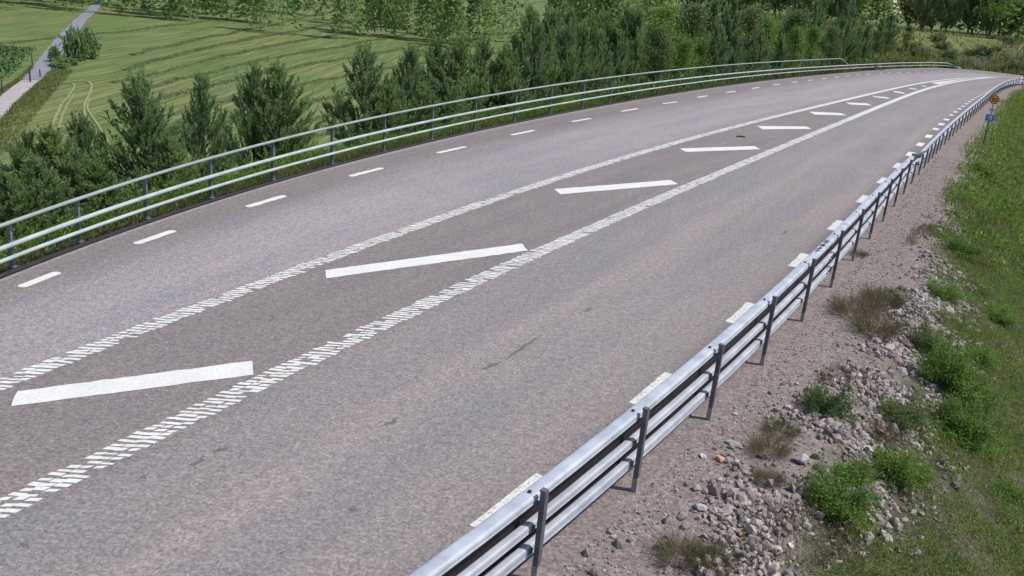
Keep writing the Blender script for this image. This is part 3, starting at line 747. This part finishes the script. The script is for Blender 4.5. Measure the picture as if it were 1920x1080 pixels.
# ---------------------------------------------------------------- young pines behind the railing
def beyond(px, d):
    p = on_curve([px], LKo)[0]; rad = math.hypot(p[0], p[1]); k = (rad+d)/rad
    x, y = p[0]*k, p[1]*k; dv = ray([px])[0]
    return x, y, H+dv[2]*math.hypot(x, y)/math.hypot(dv[0], dv[1])
PT_ = [ # top px, metres beyond the railing, half width px, label
 ((42,258),4.2,62,'leftmost tall young pine of the clump in the lower left, at the frame edge'),
 ((100,246),3.6,66,'bushy young pine in the middle of the left clump behind the railing'),
 ((152,226),5.2,55,'taller slim young pine at the right of the left clump'),
 ((14,330),2.4,52,'low young pine at the left frame edge just behind the railing'),
 ((72,300),2.5,58,'low bushy young pine between the two leftmost tall ones, near the railing'),
 ((134,288),2.6,56,'low bushy young pine filling the middle of the left clump by the railing'),
 ((182,305),2.2,50,'low young pine filling the gap right of the left clump'),
 ((262,150),4.0,72,'tall pointed young pine standing alone left of the narrow pine'),
 ((318,262),2.4,46,'small young pine tucked between the two pointed pines by the railing'),
 ((383,148),4.2,42,'narrow spire shaped young pine left of the broad pair'),
 ((474,133),5.0,50,'left one of the broad pair of young pines against the mown field'),
 ((524,126),4.2,62,'right one of the broad pair of young pines against the mown field'),
 ((686,96),4.6,60,'lone conical young pine with open field on its left side'),
 ((728,150),3.4,36,'small young pine leaning on the right side of the lone conical pine'),
 ((772,92),5.6,46,None),((815,84),6.6,50,None),((862,78),5.2,52,None),((905,82),6.2,50,None),((948,92),5.0,46,None),((972,150),3.6,32,None),((840,150),3.6,40,None),((795,160),3.4,34,None)]
GP = 'young pines behind the railing'
for k, (px, d, hw, lab) in enumerate(PT_):
    x, y, ztop = beyond(px, d); zg = float(ground_z([x], [y])[0][0])
    rng_ = math.hypot(x, y); rad = hw*math.hypot(rng_, H-ztop)/F
    sh = (ztop-zg)/4.05; sr_ = rad/.9
    make_plant('pine_tree', PINES[k % 5], (x, y, zg-.03), lab or 'young pine in the close row between the lone conical pine and the dark wood', 'pine tree', GP, (sr_, sr_, sh), random.random()*6.28)
# the wood further along
k = 0
for px0, px1, dmin, dmax, n, top in ((1000,1230,4,7,8,62),(1000,1240,8,16,8,30),(1250,1570,4,8,10,62),(1250,1600,9,20,12,20),(1590,1700,7,16,6,40)):
    for q in np.linspace(px0, px1, n):
        px = (q+random.uniform(-8, 8), top+random.uniform(-16, 16)); d = random.uniform(dmin, dmax)
        x, y, ztop = beyond(px, d); zg = float(ground_z([x], [y])[0][0]); hgt = max(3., ztop-zg)
        broad = (px0 >= 1250 and random.random() < .45) or (1225 < q < 1262)
        if broad:
            s_ = hgt/9; make_plant('birch_tree', TALL[k % 3], (x, y, zg-.05), 'leafy broadleaf tree in the wood behind the far stretch of railing', 'tree', 'broadleaf trees in the wood', (s_*.95, s_*.95, s_), random.random()*6.28)
        else:
            s_ = hgt/4; make_plant('pine_tree', PINES[k % 5], (x, y, zg-.05), 'dark pine in the wood behind the far stretch of railing', 'pine tree', 'pines in the wood', (s_*.95, s_*.95, s_), random.random()*6.28)
        k += 1
for i in range(34):                                      # hillside wood beyond the bend
    x = 34+i*2.6+random.uniform(-1.5, 1.5); y = 118-max(0, i-6)*.9+random.uniform(-6, 10)+(i % 3)*5
    zg = float(ground_z([x], [y])[0][0]); hgt = random.uniform(8, 12)
    if i % 4 == 1:
        s_ = hgt/9; make_plant('birch_tree', TALL[i % 3], (x, y, zg-.05), 'leafy tree at the edge of the wood on the bank beyond the bend', 'tree', 'leafy trees beyond the bend', (s_, s_, s_), random.random()*6.28)
    else:
        s_ = hgt/4; make_plant('pine_tree', PINES[i % 5], (x, y, zg-.05), 'tall dark pine on the bank beyond the bend of the road', 'pine tree', 'pines beyond the bend', (s_*.75, s_*.75, s_), random.random()*6.28)
for i in range(26):
    x = 22+i*2.4+random.uniform(-1.5, 1.5); y = 142+random.uniform(-8, 14)
    zg = float(ground_z([x], [y])[0][0]); s_ = random.uniform(10, 14)/4
    make_plant('pine_tree', PINES[i % 5], (x, y, zg-.05), 'tall dark pine on the bank beyond the bend of the road', 'pine tree', 'pines beyond the bend', (s_*.85, s_*.85, s_), random.random()*6.28)
# shrubs on the bank beyond the bend
tr, V, Fc = bush_mesh(5, 1., 1., 1400, .2, .4, 22); SHR = proto([('stems', mbparts(tr), M['stem'], False), ('foliage', (V, [Fc]), M['leafd'], False)])
for i in range(22):
    px = (1600+i*14.5+random.uniform(-6, 6), 120); 
    t = random.uniform(3, 13)+(6 if 1700 < px[0] < 1880 else 0); p = LKc[int(np.argmin(np.abs(np.arctan2(LKc[:150, 0], LKc[:150, 1])-math.atan2(*ray([px])[0][:2])))) if px[0] < 1780 else 0]
    if px[0] < 1780: rad = math.hypot(*p)
    else: rad = float(np.interp(px[0], [1780, 1840, 1880, 1920], [93, 106, 109.5, 106]))
    dv = ray([px])[0]; kk = (rad+t)/math.hypot(dv[0], dv[1]); x, y = dv[0]*kk, dv[1]*kk
    zg = float(ground_z([x], [y])[0][0]); s_ = random.uniform(.5, 1.1)
    make_plant('shrub', SHR, (x, y, zg-.05), 'low shrub scattered on the grassy bank beyond the end of the railing', 'shrub', 'shrubs on the far bank', (s_*1.2, s_*1.2, s_), random.random()*6.28)

# ---------------------------------------------------------------- undergrowth below the railing (uncountable)
r = np.random.default_rng(21)
def scatter_left(n, d0, d1, y0, y1, pw=1.):
    Q = LKc[:130]; Q = Q[(Q[:, 1] > y0) & (Q[:, 1] < y1)]; s = np.linspace(0, 1, len(Q))
    t = r.random(n); d = d0+(d1-d0)*r.random(n)**pw
    nn = normals(Q); x = np.interp(t, s, Q[:, 0])-np.interp(t, s, nn[:, 0])*d; y = np.interp(t, s, Q[:, 1])-np.interp(t, s, nn[:, 1])*d
    return x, y, d
def herb_patch(name, x, y, d, hmax, leaf, mat, k=14):
    n = len(x); z = ground_z(x, y)[0]; hh = hmax*r.uniform(.3, 1., n)
    dens = vnoise(x, y, 1.3, 9)+.5
    hh = hh*(.5+dens)
    t = r.random((n, k)); C = np.stack([np.repeat(x[:, None], k, 1)+r.normal(size=(n, k))*.07, np.repeat(y[:, None], k, 1)+r.normal(size=(n, k))*.07, z[:, None]+t*hh[:, None]], -1).reshape(-1, 3)
    D = unit(rand_dir(n*k, r)+[0, 0, .7]); U = unit(np.cross(D, rand_dir(n*k, r)))
    V, Fc = quads_leaf(C, D, U, r.uniform(.6, 1.3, n*k)*leaf, r.uniform(.6, 1.2, n*k)*leaf*.4)
    return tag(mesh_obj(name, V, [Fc], mat), kind='stuff')
x, y, d = scatter_left(3600, .55, 4.6, 8, 45); herb_patch('undergrowth', x, y, d, .6, .07, M['leaf'], 24)
x, y, d = scatter_left(1800, .5, 3.5, 8, 45); herb_patch('undergrowth', x, y, d, .5, .06, M['leafl'], 22)
x, y, d = scatter_left(2600, .5, 6, 40, 96); herb_patch('undergrowth', x, y, d, .95, .2, M['leafd'], 12)
def blades(name, x, y, hmin, hmax, wd, mat, lean=.5):
    n = len(x); z = ground_z(x, y)[0]; C = np.c_[x, y, z-.01]; D = unit(r.normal(size=(n, 3))*lean+[0, 0, 1.]); U = unit(np.cross(D, rand_dir(n, r)))
    V, Fc = quads_leaf(C, D, U, r.uniform(hmin, hmax, n), wd*r.uniform(.6, 1.4, n)); return tag(mesh_obj(name, V, [Fc], mat), kind='stuff')
x, y, d = scatter_left(26000, .32, 2.0, 8, 60, 1.2); blades('verge_grass', x, y, .08, .36, .012, M['grass'], .5)
x, y, d = scatter_left(22000, .14, 1.1, 8, 70, 1.4); blades('dry_verge_grass', x, y, .05, .22, .014, M['dry'], .7)
x, y, d = scatter_left(5000, 1.2, 7, 42, 90); blades('verge_grass', x, y, .3, .9, .04, M['grass'], .3)

# ---------------------------------------------------------------- meadow: swaths, tyre tracks, farm track, hedge
def solve_many(px):
    out = []
    for q in px:
        dv = ray([q])[0]; t_ = np.linspace(.85, 1.25, 260)*abs((H+5)/dv[2]); P = dv[None]*t_[:, None]+[0, 0, H]; z2 = ground_z(P[:, 0], P[:, 1])[0]
        j = int(np.argmax(P[:, 2] < z2)); out.append((P[j, 0], P[j, 1]))
    return np.array(out)
def strip_swath(y450, x0, x1, wd, ht, seed):
    rr = np.random.default_rng(seed); px = np.array([(x_, y450-.214*(x_-450)+.00008*(x_-450)**2) for x_ in np.linspace(x0, x1, 9)])
    P = resample(np.c_[G(px, -5.0)], .4); P = P+np.c_[vnoise(P[:, 0], P[:, 1], 5, seed), 0*P[:, 0]]*.35
    nr = normals(P); n = len(P); mb = MB()
    off_ = np.linspace(-1, 1, 6); hgt = (1-off_**2); V = []
    for o_, h_ in zip(off_, hgt):
        pt = P+nr*(o_*wd/2*(1+.3*rr.normal(size=n)))[:, None]
        V.append(np.c_[pt, ground_z(pt[:, 0], pt[:, 1])[0]+ht*h_*rr.uniform(.2, 1.4, n)+(.004 if h_ > .01 else -.02)])
    V = np.array(V).transpose(1, 0, 2); i = np.arange(n*6).reshape(n, 6)
    mb.add(V.reshape(-1, 3), np.stack([i[:-1, :-1], i[:-1, 1:], i[1:, 1:], i[1:, :-1]], -1).reshape(-1, 4))
    m_ = n*26; t = rr.integers(0, n, m_); o_ = rr.normal(size=m_)*.6; C = np.c_[P[t]+nr[t]*(o_*wd/2)[:, None]+rr.normal(size=(m_, 2))*.1, V[t, 2, 2]-.05+rr.random(m_)*.1]
    D = unit(rand_dir(m_, rr)*[1, 1, .4]); U = unit(np.cross(D, rand_dir(m_, rr))); V2, F2 = quads_leaf(C, D, U, rr.uniform(.12, .3, m_), rr.uniform(.025, .06, m_)); mb.add(V2, F2)
    return mb.build('hay_swath', M['hay'])
for i, (y4, x0) in enumerate([(58, 250), (78, 230), (100, 215), (124, 240), (150, 285), (184, 320), (220, 400), (250, 480), (285, 520), (320, 560)]):
    tag(strip_swath(y4, x0, 1080, .7, .08, 300+i), 'raked row of cut hay running away across the mown field', 'hay row', 'rows of cut hay on the field')
def drape(name, pts, wd, mat, lift=.02, kind='structure'):
    P = np.array(pts, float); s = np.r_[0, np.cumsum(np.linalg.norm(np.diff(P, axis=0), axis=1))]
    from_ = np.arange(0, s[-1], .6); Q = np.c_[np.interp(from_, s, P[:, 0]), np.interp(from_, s, P[:, 1])]
    for _ in range(6): Q[1:-1] = (Q[:-2]+2*Q[1:-1]+Q[2:])/4
    wds = np.broadcast_to(wd, 1) if np.isscalar(wd) else np.interp(from_, s, wd)
    nr = normals(Q); cols_ = []
    for f in np.linspace(-.5, .5, 7 if np.max(wd) > 1 else 3):
        pt = Q+nr*(f*wds)[:, None] if np.ndim(wds) and len(np.atleast_1d(wds)) == len(Q) else Q+nr*f*wd
        cols_.append(np.c_[pt, ground_z(pt[:, 0], pt[:, 1])[0]+lift])
    V = np.array(cols_).transpose(1, 0, 2); n, k_ = V.shape[:2]; i = np.arange(n*k_).reshape(n, k_)
    return tag(mesh_obj(name, V.reshape(-1, 3), [np.stack([i[:-1, :-1], i[:-1, 1:], i[1:, 1:], i[1:, :-1]], -1).reshape(-1, 4)], mat), kind=kind)
g5 = lambda px, z=-5: G(px, z)
tc = g5([(-90,290),(-40,245),(0,204),(25,180),(45,163),(66,145),(83,127)])
drape('farm_track', tc, 1.25, M['track'], .05)
drape('farm_road', np.r_[g5([(60,150),(83,127),(98,104),(140,50),(190,0)])], 1.5, M['tarmac'], .07)
hd = np.random.default_rng(5)
def thin_track(px, wd):
    return drape('tyre_track', g5(px), wd, M['hayt'], .05)
M['hayt'] = m_plain('pale_flattened_grass', (.17, .195, .08), .95, 0, .25, 3)
thin_track([(95,243),(103,222),(116,195),(130,180),(139,168),(141,160),(135,154),(122,155)], .16)
thin_track([(110,240),(117,214),(128,194),(139,177)], .13)
thin_track([(192,272),(182,250),(168,230),(157,212),(158,195),(168,178),(173,165),(171,155),(160,150),(142,151),(115,157),(75,165)], .17)
thin_track([(205,272),(196,252),(180,226),(164,208),(163,196),(171,184)], .13)
thin_track([(215,235),(205,222),(190,212),(176,216)], .13)
# green crop beyond the track
cx = []; rr = np.random.default_rng(12); n = 42000
bl = g5([(-80,212),(-30,192),(0,178),(20,160),(42,140),(60,125),(76,108),(88,92)])
t = rr.random(n); sQ = np.linspace(0, 1, len(bl)); dd_ = .75+rr.random(n)**.8*30
nb_ = normals(bl); x = np.interp(t, sQ, bl[:, 0])-np.interp(t, sQ, nb_[:, 0])*dd_; y = np.interp(t, sQ, bl[:, 1])-np.interp(t, sQ, nb_[:, 1])*dd_
z = ground_z(x, y)[0]; C = np.c_[x, y, z]; D = unit(rr.normal(size=(n, 3))*.5+[0, 0, 1.]); Uu = unit(np.cross(D, rand_dir(n, rr)))
V, Fc = quads_leaf(C, D, Uu, rr.uniform(.1, .25, n), rr.uniform(.1, .26, n)); tag(mesh_obj('green_crop', V, [Fc], M['crop']), kind='stuff')
# rough uncut grass beside the track
n = 16000; t = rr.random(n); sQ = np.linspace(0, 1, len(tc)); nb_ = normals(tc); sd_ = np.where(rr.random(n) < .72, rr.random(n)**1.8*1.5+.6, -.65-rr.random(n)*.4)
x = np.interp(t, sQ, tc[:, 0])+np.interp(t, sQ, nb_[:, 0])*sd_; y = np.interp(t, sQ, tc[:, 1])+np.interp(t, sQ, nb_[:, 1])*sd_
r = np.random.default_rng(31); k_ = np.arange(n) % 5 < 2; blades('uncut_track_verge', x[k_], y[k_], .1, .26, .04, M['dryg'], .6); blades('uncut_track_verge', x[~k_], y[~k_], .08, .24, .04, M['grass'], .6)
# posts along the track
for px, h_, lab in (((5,176),1.25,'short dark post beside the farm track, nearest the left frame edge'), ((57,154),1.6,'thick dark post between the farm track and the field verge'), ((75.5,145),1.0,'short dark post in the grass where the track meets the grey road'), ((61,123),1.5,'thin dark marker post standing in the green crop')):
    x, y = g5([px])[0]; z = float(ground_z([x], [y])[0][0]); mb = MB(); h_ *= .62; s_ = .05 if h_ < .95 else .065
    mb.tube([(0, 0, -.2), (0, 0, h_*.96), (0, 0, h_)], [s_, s_*.9, s_*.55], 8);
    o = mb.build('wooden_post', M['wood'], loc=(x, y, z)); tag(o, lab, 'post')
# hedge and small trees by the grey road
tr, V, Fc = bush_mesh(9, 1., 1., 2200, .28, .2, 30); HB = proto([('stems', mbparts(tr), M['stem'], False), ('foliage', (V, [Fc]), M['needle2'], False)])
for px, s_, hh_, lab in (((103,118),.55,1.3,'small dark round tree beside the grey farm road'), ((112,126),.9,.5,'low dark bush at the left end of the hedge by the farm road'), ((126,121),1.1,.6,'dark hedge bush between the round tree and the tall dark trees'), ((145,114),1.1,2.6,'tall dark bush at the top left, left half of the pair by the hedge'), ((165,110),1.1,2.4,'tall dark bush at the top left, right half of the pair by the hedge')):
    x, y = g5([px])[0]; z = float(ground_z([x], [y])[0][0]); make_plant('hedge_bush', HB, (x, y, z-.05), lab, 'bush', 'dark bushes by the farm road', (s_, s_, hh_), random.random()*6)

# far wood around the fields: one mass
fr = np.random.default_rng(77); VS = []; n_tot = 0
for i in range(230):
    az = fr.uniform(-.95, .75); rad = fr.uniform(128, 190)*(1 if az < .15 else 1.05); x, y = rad*math.sin(az), rad*math.cos(az)
    if math.hypot(x+55, y-110) < 22: continue
    zg = float(ground_z([x], [y])[0][0]); h_ = fr.uniform(9, 16); m_ = 800
    zf = fr.random(m_)**.8; ra = (1-zf)*h_*.22*np.sqrt(fr.random(m_))+.15; a_ = fr.random(m_)*6.283
    C = np.c_[x+np.cos(a_)*ra, y+np.sin(a_)*ra, zg+.6+zf*h_]; D = unit(np.c_[np.cos(a_), np.sin(a_), -.2+fr.normal(size=m_)*.5]); Uu = unit(np.cross(D, rand_dir(m_, fr)))
    VS.append(quads_leaf(C, D, Uu, fr.uniform(.4, 1., m_), fr.uniform(.22, .5, m_))[0])
V = np.concatenate(VS); tag(mesh_obj('far_wood', V, [np.arange(len(V)).reshape(-1, 4)], M['needle']), kind='stuff')

# ---------------------------------------------------------------- near bank: gravel, stones, herbs, bushes
def scatter_right(n, d0, d1, y0, y1, pw=1., ypw=1.):
    Q = REc[(REc[:, 1] > y0) & (REc[:, 1] < y1)][:200]; s = np.linspace(0, 1, len(Q)); t = r.random(n)**ypw; d = d0+(d1-d0)*r.random(n)**pw
    nn = normals(Q); return np.interp(t, s, Q[:, 0])+np.interp(t, s, nn[:, 0])*d, np.interp(t, s, Q[:, 1])+np.interp(t, s, nn[:, 1])*d, d
def rock_verts(seed, n=1):
    import bmesh
    bm = bmesh.new(); bmesh.ops.create_icosphere(bm, subdivisions=1, radius=1); rr = np.random.default_rng(seed)
    V = np.array([v.co[:] for v in bm.verts]); Fc = np.array([[v.index for v in f.verts] for f in bm.faces]); bm.free()
    pl = unit(rr.normal(size=(7, 3))); dd = rr.uniform(.5, .85, 7)
    for a_, b_ in zip(pl, dd):                          # chop flat faces off, as in crushed rock
        e = V @ a_-b_; V = V-np.outer(np.clip(e, 0, None), a_)
    V = V*rr.uniform(.55, 1.3, 3)*[1, 1, .75]
    return V, Fc
RK = [rock_verts(400+i) for i in range(10)]
def rot(n, r_):
    q = unit(r_.normal(size=(n, 4))); w_, x_, y_, z_ = q.T
    return np.stack([1-2*(y_**2+z_**2), 2*(x_*y_-w_*z_), 2*(x_*z_+w_*y_), 2*(x_*y_+w_*z_), 1-2*(x_**2+z_**2), 2*(y_*z_-w_*x_), 2*(x_*z_-w_*y_), 2*(y_*z_+w_*x_), 1-2*(x_**2+y_**2)], -1).reshape(n, 3, 3)
def rock_mass(name, x, y, size, mat):
    z = ground_z(x, y)[0]; Vs = []; Fs = []; nb = 0
    for i in range(10):
        m_ = np.arange(i, len(x), 10); Rt = rot(len(m_), r); V0, F0 = RK[i]
        W = np.einsum('nij,kj->nki', Rt, V0)*size[m_][:, None, None]+np.c_[x[m_], y[m_], z[m_]+size[m_]*.3][:, None]
        Vs.append(W.reshape(-1, 3)); Fs.append((F0[None]+(np.arange(len(m_))*len(V0))[:, None, None]).reshape(-1, 3)+nb); nb += len(m_)*len(V0)
    return tag(mesh_obj(name, np.concatenate(Vs), Fs, mat), kind='stuff')
def rockiness(x, y, d):                                  # where the coarse rubble lies
    yy_ = y
    c = np.interp(yy_, [4, 7, 10, 13, 17, 22, 30], [1.55, 1.35, 1.45, 1.75, 1.6, 1.5, 1.4])
    wv = np.interp(yy_, [4, 8, 14, 17, 25], [.75, .6, .6, .45, .3])
    return np.exp(-((d-c)/wv)**2)*np.interp(yy_, [3, 12, 16, 20, 30, 40], [1, 1, .7, .35, .25, .1])*np.clip(.7+2.4*vnoise(x, y, .7, 12), .04, 1.3)
x, y, d = scatter_right(110000, .0, 3.0, 3.5, 45, 1., 1.4); k_ = r.random(len(x)) < rockiness(x, y, d)*.75
rock_mass('rubble', x[k_], y[k_], r.uniform(.014, .05, k_.sum())*np.where(r.random(k_.sum()) < .2, 1.5, 1), M['rock']); print('rubble', k_.sum())
x, y, d = scatter_right(16000, -.02, 5.0, 3.5, 34, 1.3, 1.5); rock_mass('gravel', x, y, r.uniform(.006, .02, len(x)), M['gravel'])
ROCKM = []
for i in range(10):
    V0, F0 = RK[i]; o = mesh_obj('stone', V0, [F0], M['rock']); ROCKM.append(o.data); bpy.data.objects.remove(o)
x, y, d = scatter_right(5000, .3, 2.9, 3.8, 24, 1., 1.5); k_ = np.where(r.random(len(x)) < rockiness(x, y, d))[0][:285]
z = ground_z(x, y)[0]
for i in k_:
    o = bpy.data.objects.new('stone', ROCKM[i % 10]); COL.objects.link(o); s_ = random.uniform(.055, .1)*(1.35 if random.random() < .16 else 1)
    o.location = (x[i], y[i], z[i]+s_*.3); o.rotation_euler = (random.random()*6, random.random()*6, random.random()*6); o.scale = (s_, s_*random.uniform(.7, 1.2), s_*random.uniform(.6, 1))
    tag(o, 'grey angular stone lying in the rubble on the slope beside the guardrail', 'stone', 'grey stones on the slope')
def solve_ground(px):
    dv = ray([px])[0]; t_ = np.linspace(.3, 1.6, 700)*abs(H/dv[2]); P = dv[None]*t_[:, None]+[0, 0, H]; zz2 = ground_z(P[:, 0], P[:, 1])[0]
    j = int(np.argmax(P[:, 2] < zz2)); return P[j, 0], P[j, 1], zz2[j]
def special(px, mat, s, lab, seed):
    x, y, z = solve_ground(px); V0, F0 = rock_verts(seed); o = mesh_obj('stone', V0*np.array(s), [F0], M[mat], loc=(x, y, z+s[2]*.4)); o.rotation_euler = (.2, .1, seed); tag(o, lab, 'stone')
special((1350,864), 'orange', (.075,.06,.06), 'orange stone alone on the gravel near the guardrail', 900)
special((1312,955), 'pale', (.12,.08,.07), 'large grey stone at the lower edge of the gravel, below the orange stone', 901)
special((1436,936), 'yellow', (.09,.06,.05), 'yellowish stone among the grey rubble beside the dry tuft', 902)
special((1502,868), 'pale', (.11,.1,.09), 'large pale stone in the stone heap under the middle bush', 903)
special((1376,836), 'pale', (.13,.09,.04), 'flat dusty slab lying in the gravel just above the orange stone', 904)

# herbs and grass on the slope
def vegmask(x, y, d):
    e = np.interp(y, [4, 8, 12, 16, 20, 30, 50], [2.2, 2.1, 2.0, 1.65, 1.3, .95, .75])
    return sstep(-.35, .35, d-e+vnoise(x, y, .8, 15)*.9)*np.clip(.8+1.3*vnoise(x, y, 1.0, 16)+.8*vnoise(x, y, .35, 17), .06, 1)
x, y, d = scatter_right(420000, .8, 8, 3.2, 30, .8, 1.25); k_ = r.random(len(x)) < vegmask(x, y, d); blades('slope_grass', x[k_], y[k_], .05, .17, .008, M['grass'], .7); print('grass', k_.sum())
x, y, d = scatter_right(260000, 1.0, 8, 3.2, 30, .8, 1.25); k_ = r.random(len(x)) < vegmask(x, y, d)*.3+.35*sstep(1.2, 2.3, d)*(.4+1.4*np.clip(.3-vnoise(x, y, 1.0, 16), 0, 1)); blades('dry_slope_grass', x[k_], y[k_], .04, .15, .007, M['dry'], 1.4)
x, y, d = scatter_right(20000, 1.2, 9, 3.2, 30, .8, 1.2); k_ = (r.random(len(x)) < vegmask(x, y, d)) & (vnoise(x, y, 1.3, 19) > -.1); herb_patch('slope_herbs', x[k_], y[k_], d[k_], .2, .038, M['leaf'], 24)
x, y, d = scatter_right(14000, 1.6, 9, 3.2, 34, .8, 1.); k_ = (r.random(len(x)) < vegmask(x, y, d)) & (vnoise(x, y, .7, 23) > -.02); herb_patch('slope_herbs', x[k_], y[k_], d[k_], .27, .04, M['leafl'], 26)
x, y, d = scatter_right(170000, .5, 14, 22, 80, .9, 1.); k_ = r.random(len(x)) < np.clip(vegmask(x, y, d)+.2*sstep(.7, 1.5, d), 0, 1); blades('bank_grass', x[k_], y[k_], .12, .42, .03, M['grass'], .5)
x, y, d = scatter_right(9000, .8, 12, 20, 70, .9, 1.); k_ = (r.random(len(x)) < vegmask(x, y, d)); herb_patch('bank_herbs', x[k_], y[k_], d[k_], .4, .13, M['leaf'], 10)
Qb = LKc[(LKc[:, 1] > 62)]; n = 42000; t = r.random(n); dB = .6+r.random(n)**1.3*26; sB = np.linspace(0, 1, len(Qb)); nB = normals(Qb)
x = np.interp(t, sB, Qb[:, 0])-np.interp(t, sB, nB[:, 0])*dB; y = np.interp(t, sB, Qb[:, 1])-np.interp(t, sB, nB[:, 1])*dB
k_ = r.random(n) < .55+vnoise(x, y, 3, 31); blades('far_bank_grass', x[k_], y[k_], .35, .95, .1, M['dryt'], .5); k_ = ~k_; blades('far_bank_grass', x[k_], y[k_], .3, .9, .11, M['grass'], .5)
x, y, d = scatter_right(60000, .6, 2.5, 3.4, 26, 1., 1.3); k_ = vnoise(x, y, .75, 41)+.35*vnoise(x, y, .25, 42) > .14; blades('dry_rubble_grass', x[k_], y[k_], .05, .2, .008, M['dryt'], .8)
# bushes
BU = []
for s_ in range(4):
    tr, V, Fc = bush_mesh(60+s_, 1., 1., 7500, .085, .6, 40); BU.append(proto([('stems', mbparts(tr), M['stem'], False), ('foliage', (V, [Fc]), (M['leaf'], M['leafd'], M['leaf'], M['leafl'])[s_], False)]))
for px, R_, h_, v_, lab in [((1562,962),.44,.46,2,'bright green leafy bush among the stones at the bottom right'), ((1668,900),.42,.4,0,'green bush between the stones and the slope, lower middle right'),
        ((1552,775),.38,.4,1,'olive green bush with thin leaves growing out of the stone rubble'), ((1690,795),.42,.42,1,'dull grey green bush left of the tall dense bush'),
        ((1768,725),.5,.7,2,'tall dense dark green bush on the slope right of the rubble'), ((1795,815),.55,.5,0,'dense green bush directly below the tall dense one'),
        ((1600,905),.26,.3,0,'small dark bush tucked above the bright green bush'), ((1715,895),.26,.22,3,'low pale green plant right of the lower stones'),
        ((1870,600),.4,.3,3,'light green clump by the right frame edge halfway up'), ((1800,480),.55,.42,0,'green leafy clump on the slope below the sign pole'),
        ((1840,330),.6,.5,0,'leafy green clump at the foot of the sign pole'), ((1765,560),.45,.32,2,'green clump above the brown grass patch at the gravel edge'),
        ((1815,770),.5,.5,2,'leafy middle of the long dense green clump on the slope'), ((1735,655),.36,.45,1,'upper end of the long dense green clump, nearest the rubble'), ((1885,930),.22,.2,3,'yellow green plant low on the right slope'), ((1850,860),.2,.2,3,'small yellow green plant above the low right one'), ((1830,680),.4,.3,0,'green clump between the tall bush and the right frame edge')]:
    x, y, z = solve_ground(px); make_plant('bush', BU[v_], (x, y, z-.02), lab, 'bush', None, (R_, R_, h_), random.random()*6)
# dry tufts
TU = []
for s_ in range(3):
    V, Fc = tuft_mesh(70+s_, 1., 1., 900); V = V*[1, 1, 1]; o = mesh_obj('dry_grass_tuft', V, [Fc], M['dryt']); TU.append(o.data); bpy.data.objects.remove(o)
for i, (px, s_, lab) in enumerate([((1440,850),.22,'brown dry grass tuft beside the stone heap'), ((1462,815),.2,'dry grass tuft just above the brown one by the stone heap'), ((1600,590),.36,'left half of the brown grass patch at the gravel edge'), ((1650,570),.36,'upper right part of the brown grass patch at the gravel edge'), ((1640,625),.34,'lower tip of the brown grass patch at the gravel edge'),
        ((1610,480),.16,'small grey tuft beside a guardrail post'), ((1440,905),.16,'thin tuft between orange and yellow stones'), ((1275,1050),.22,'sparse tuft at the bottom edge of the gravel'), ((1330,1060),.2,'green brown tuft at the bottom edge among small stones'), ((1650,820),.22,'brown tuft between the rubble and the dull bush')]):
    x, y, z = solve_ground(px); o = bpy.data.objects.new('dry_grass_tuft', TU[i % 3]); COL.objects.link(o); o.location = (x, y, z); o.scale = (s_*1.5, s_*1.5, s_); o.rotation_euler = (0, 0, i*1.3)
    tag(o, lab, 'grass tuft')
# bits on the road
mb = MB(); c = np.array(G([(1390,258)])[0]); a_ = np.linspace(.3, 3.4, 9); mb.tube([(math.cos(t)*.17, math.sin(t)*.12, .025) for t in a_], [.012, .02, .03, .03, .028, .03, .025, .02, .01], 6)
tag(mb.build('rubber_scrap', M['rubber'], loc=(*c, 0)), 'curled black rubber scrap lying on the hatched island', 'rubber scrap')
x, y = G([(1916.5,157)])[0]; mb = MB(); mb.prism([(-.06, -.02), (.06, -.02), (.06, .02), (-.06, .02)], -.1, .95); e = empty('marker_post', (x, y, 0), 'thin dark marker post at the road edge on the bend, right frame edge', 'marker post')
mb.build('post', M['galvdark'], e); mb = MB(); mb.box((0, -.024, .75), .07, .006, .16); mb.build('reflector', M['bolt'], e)
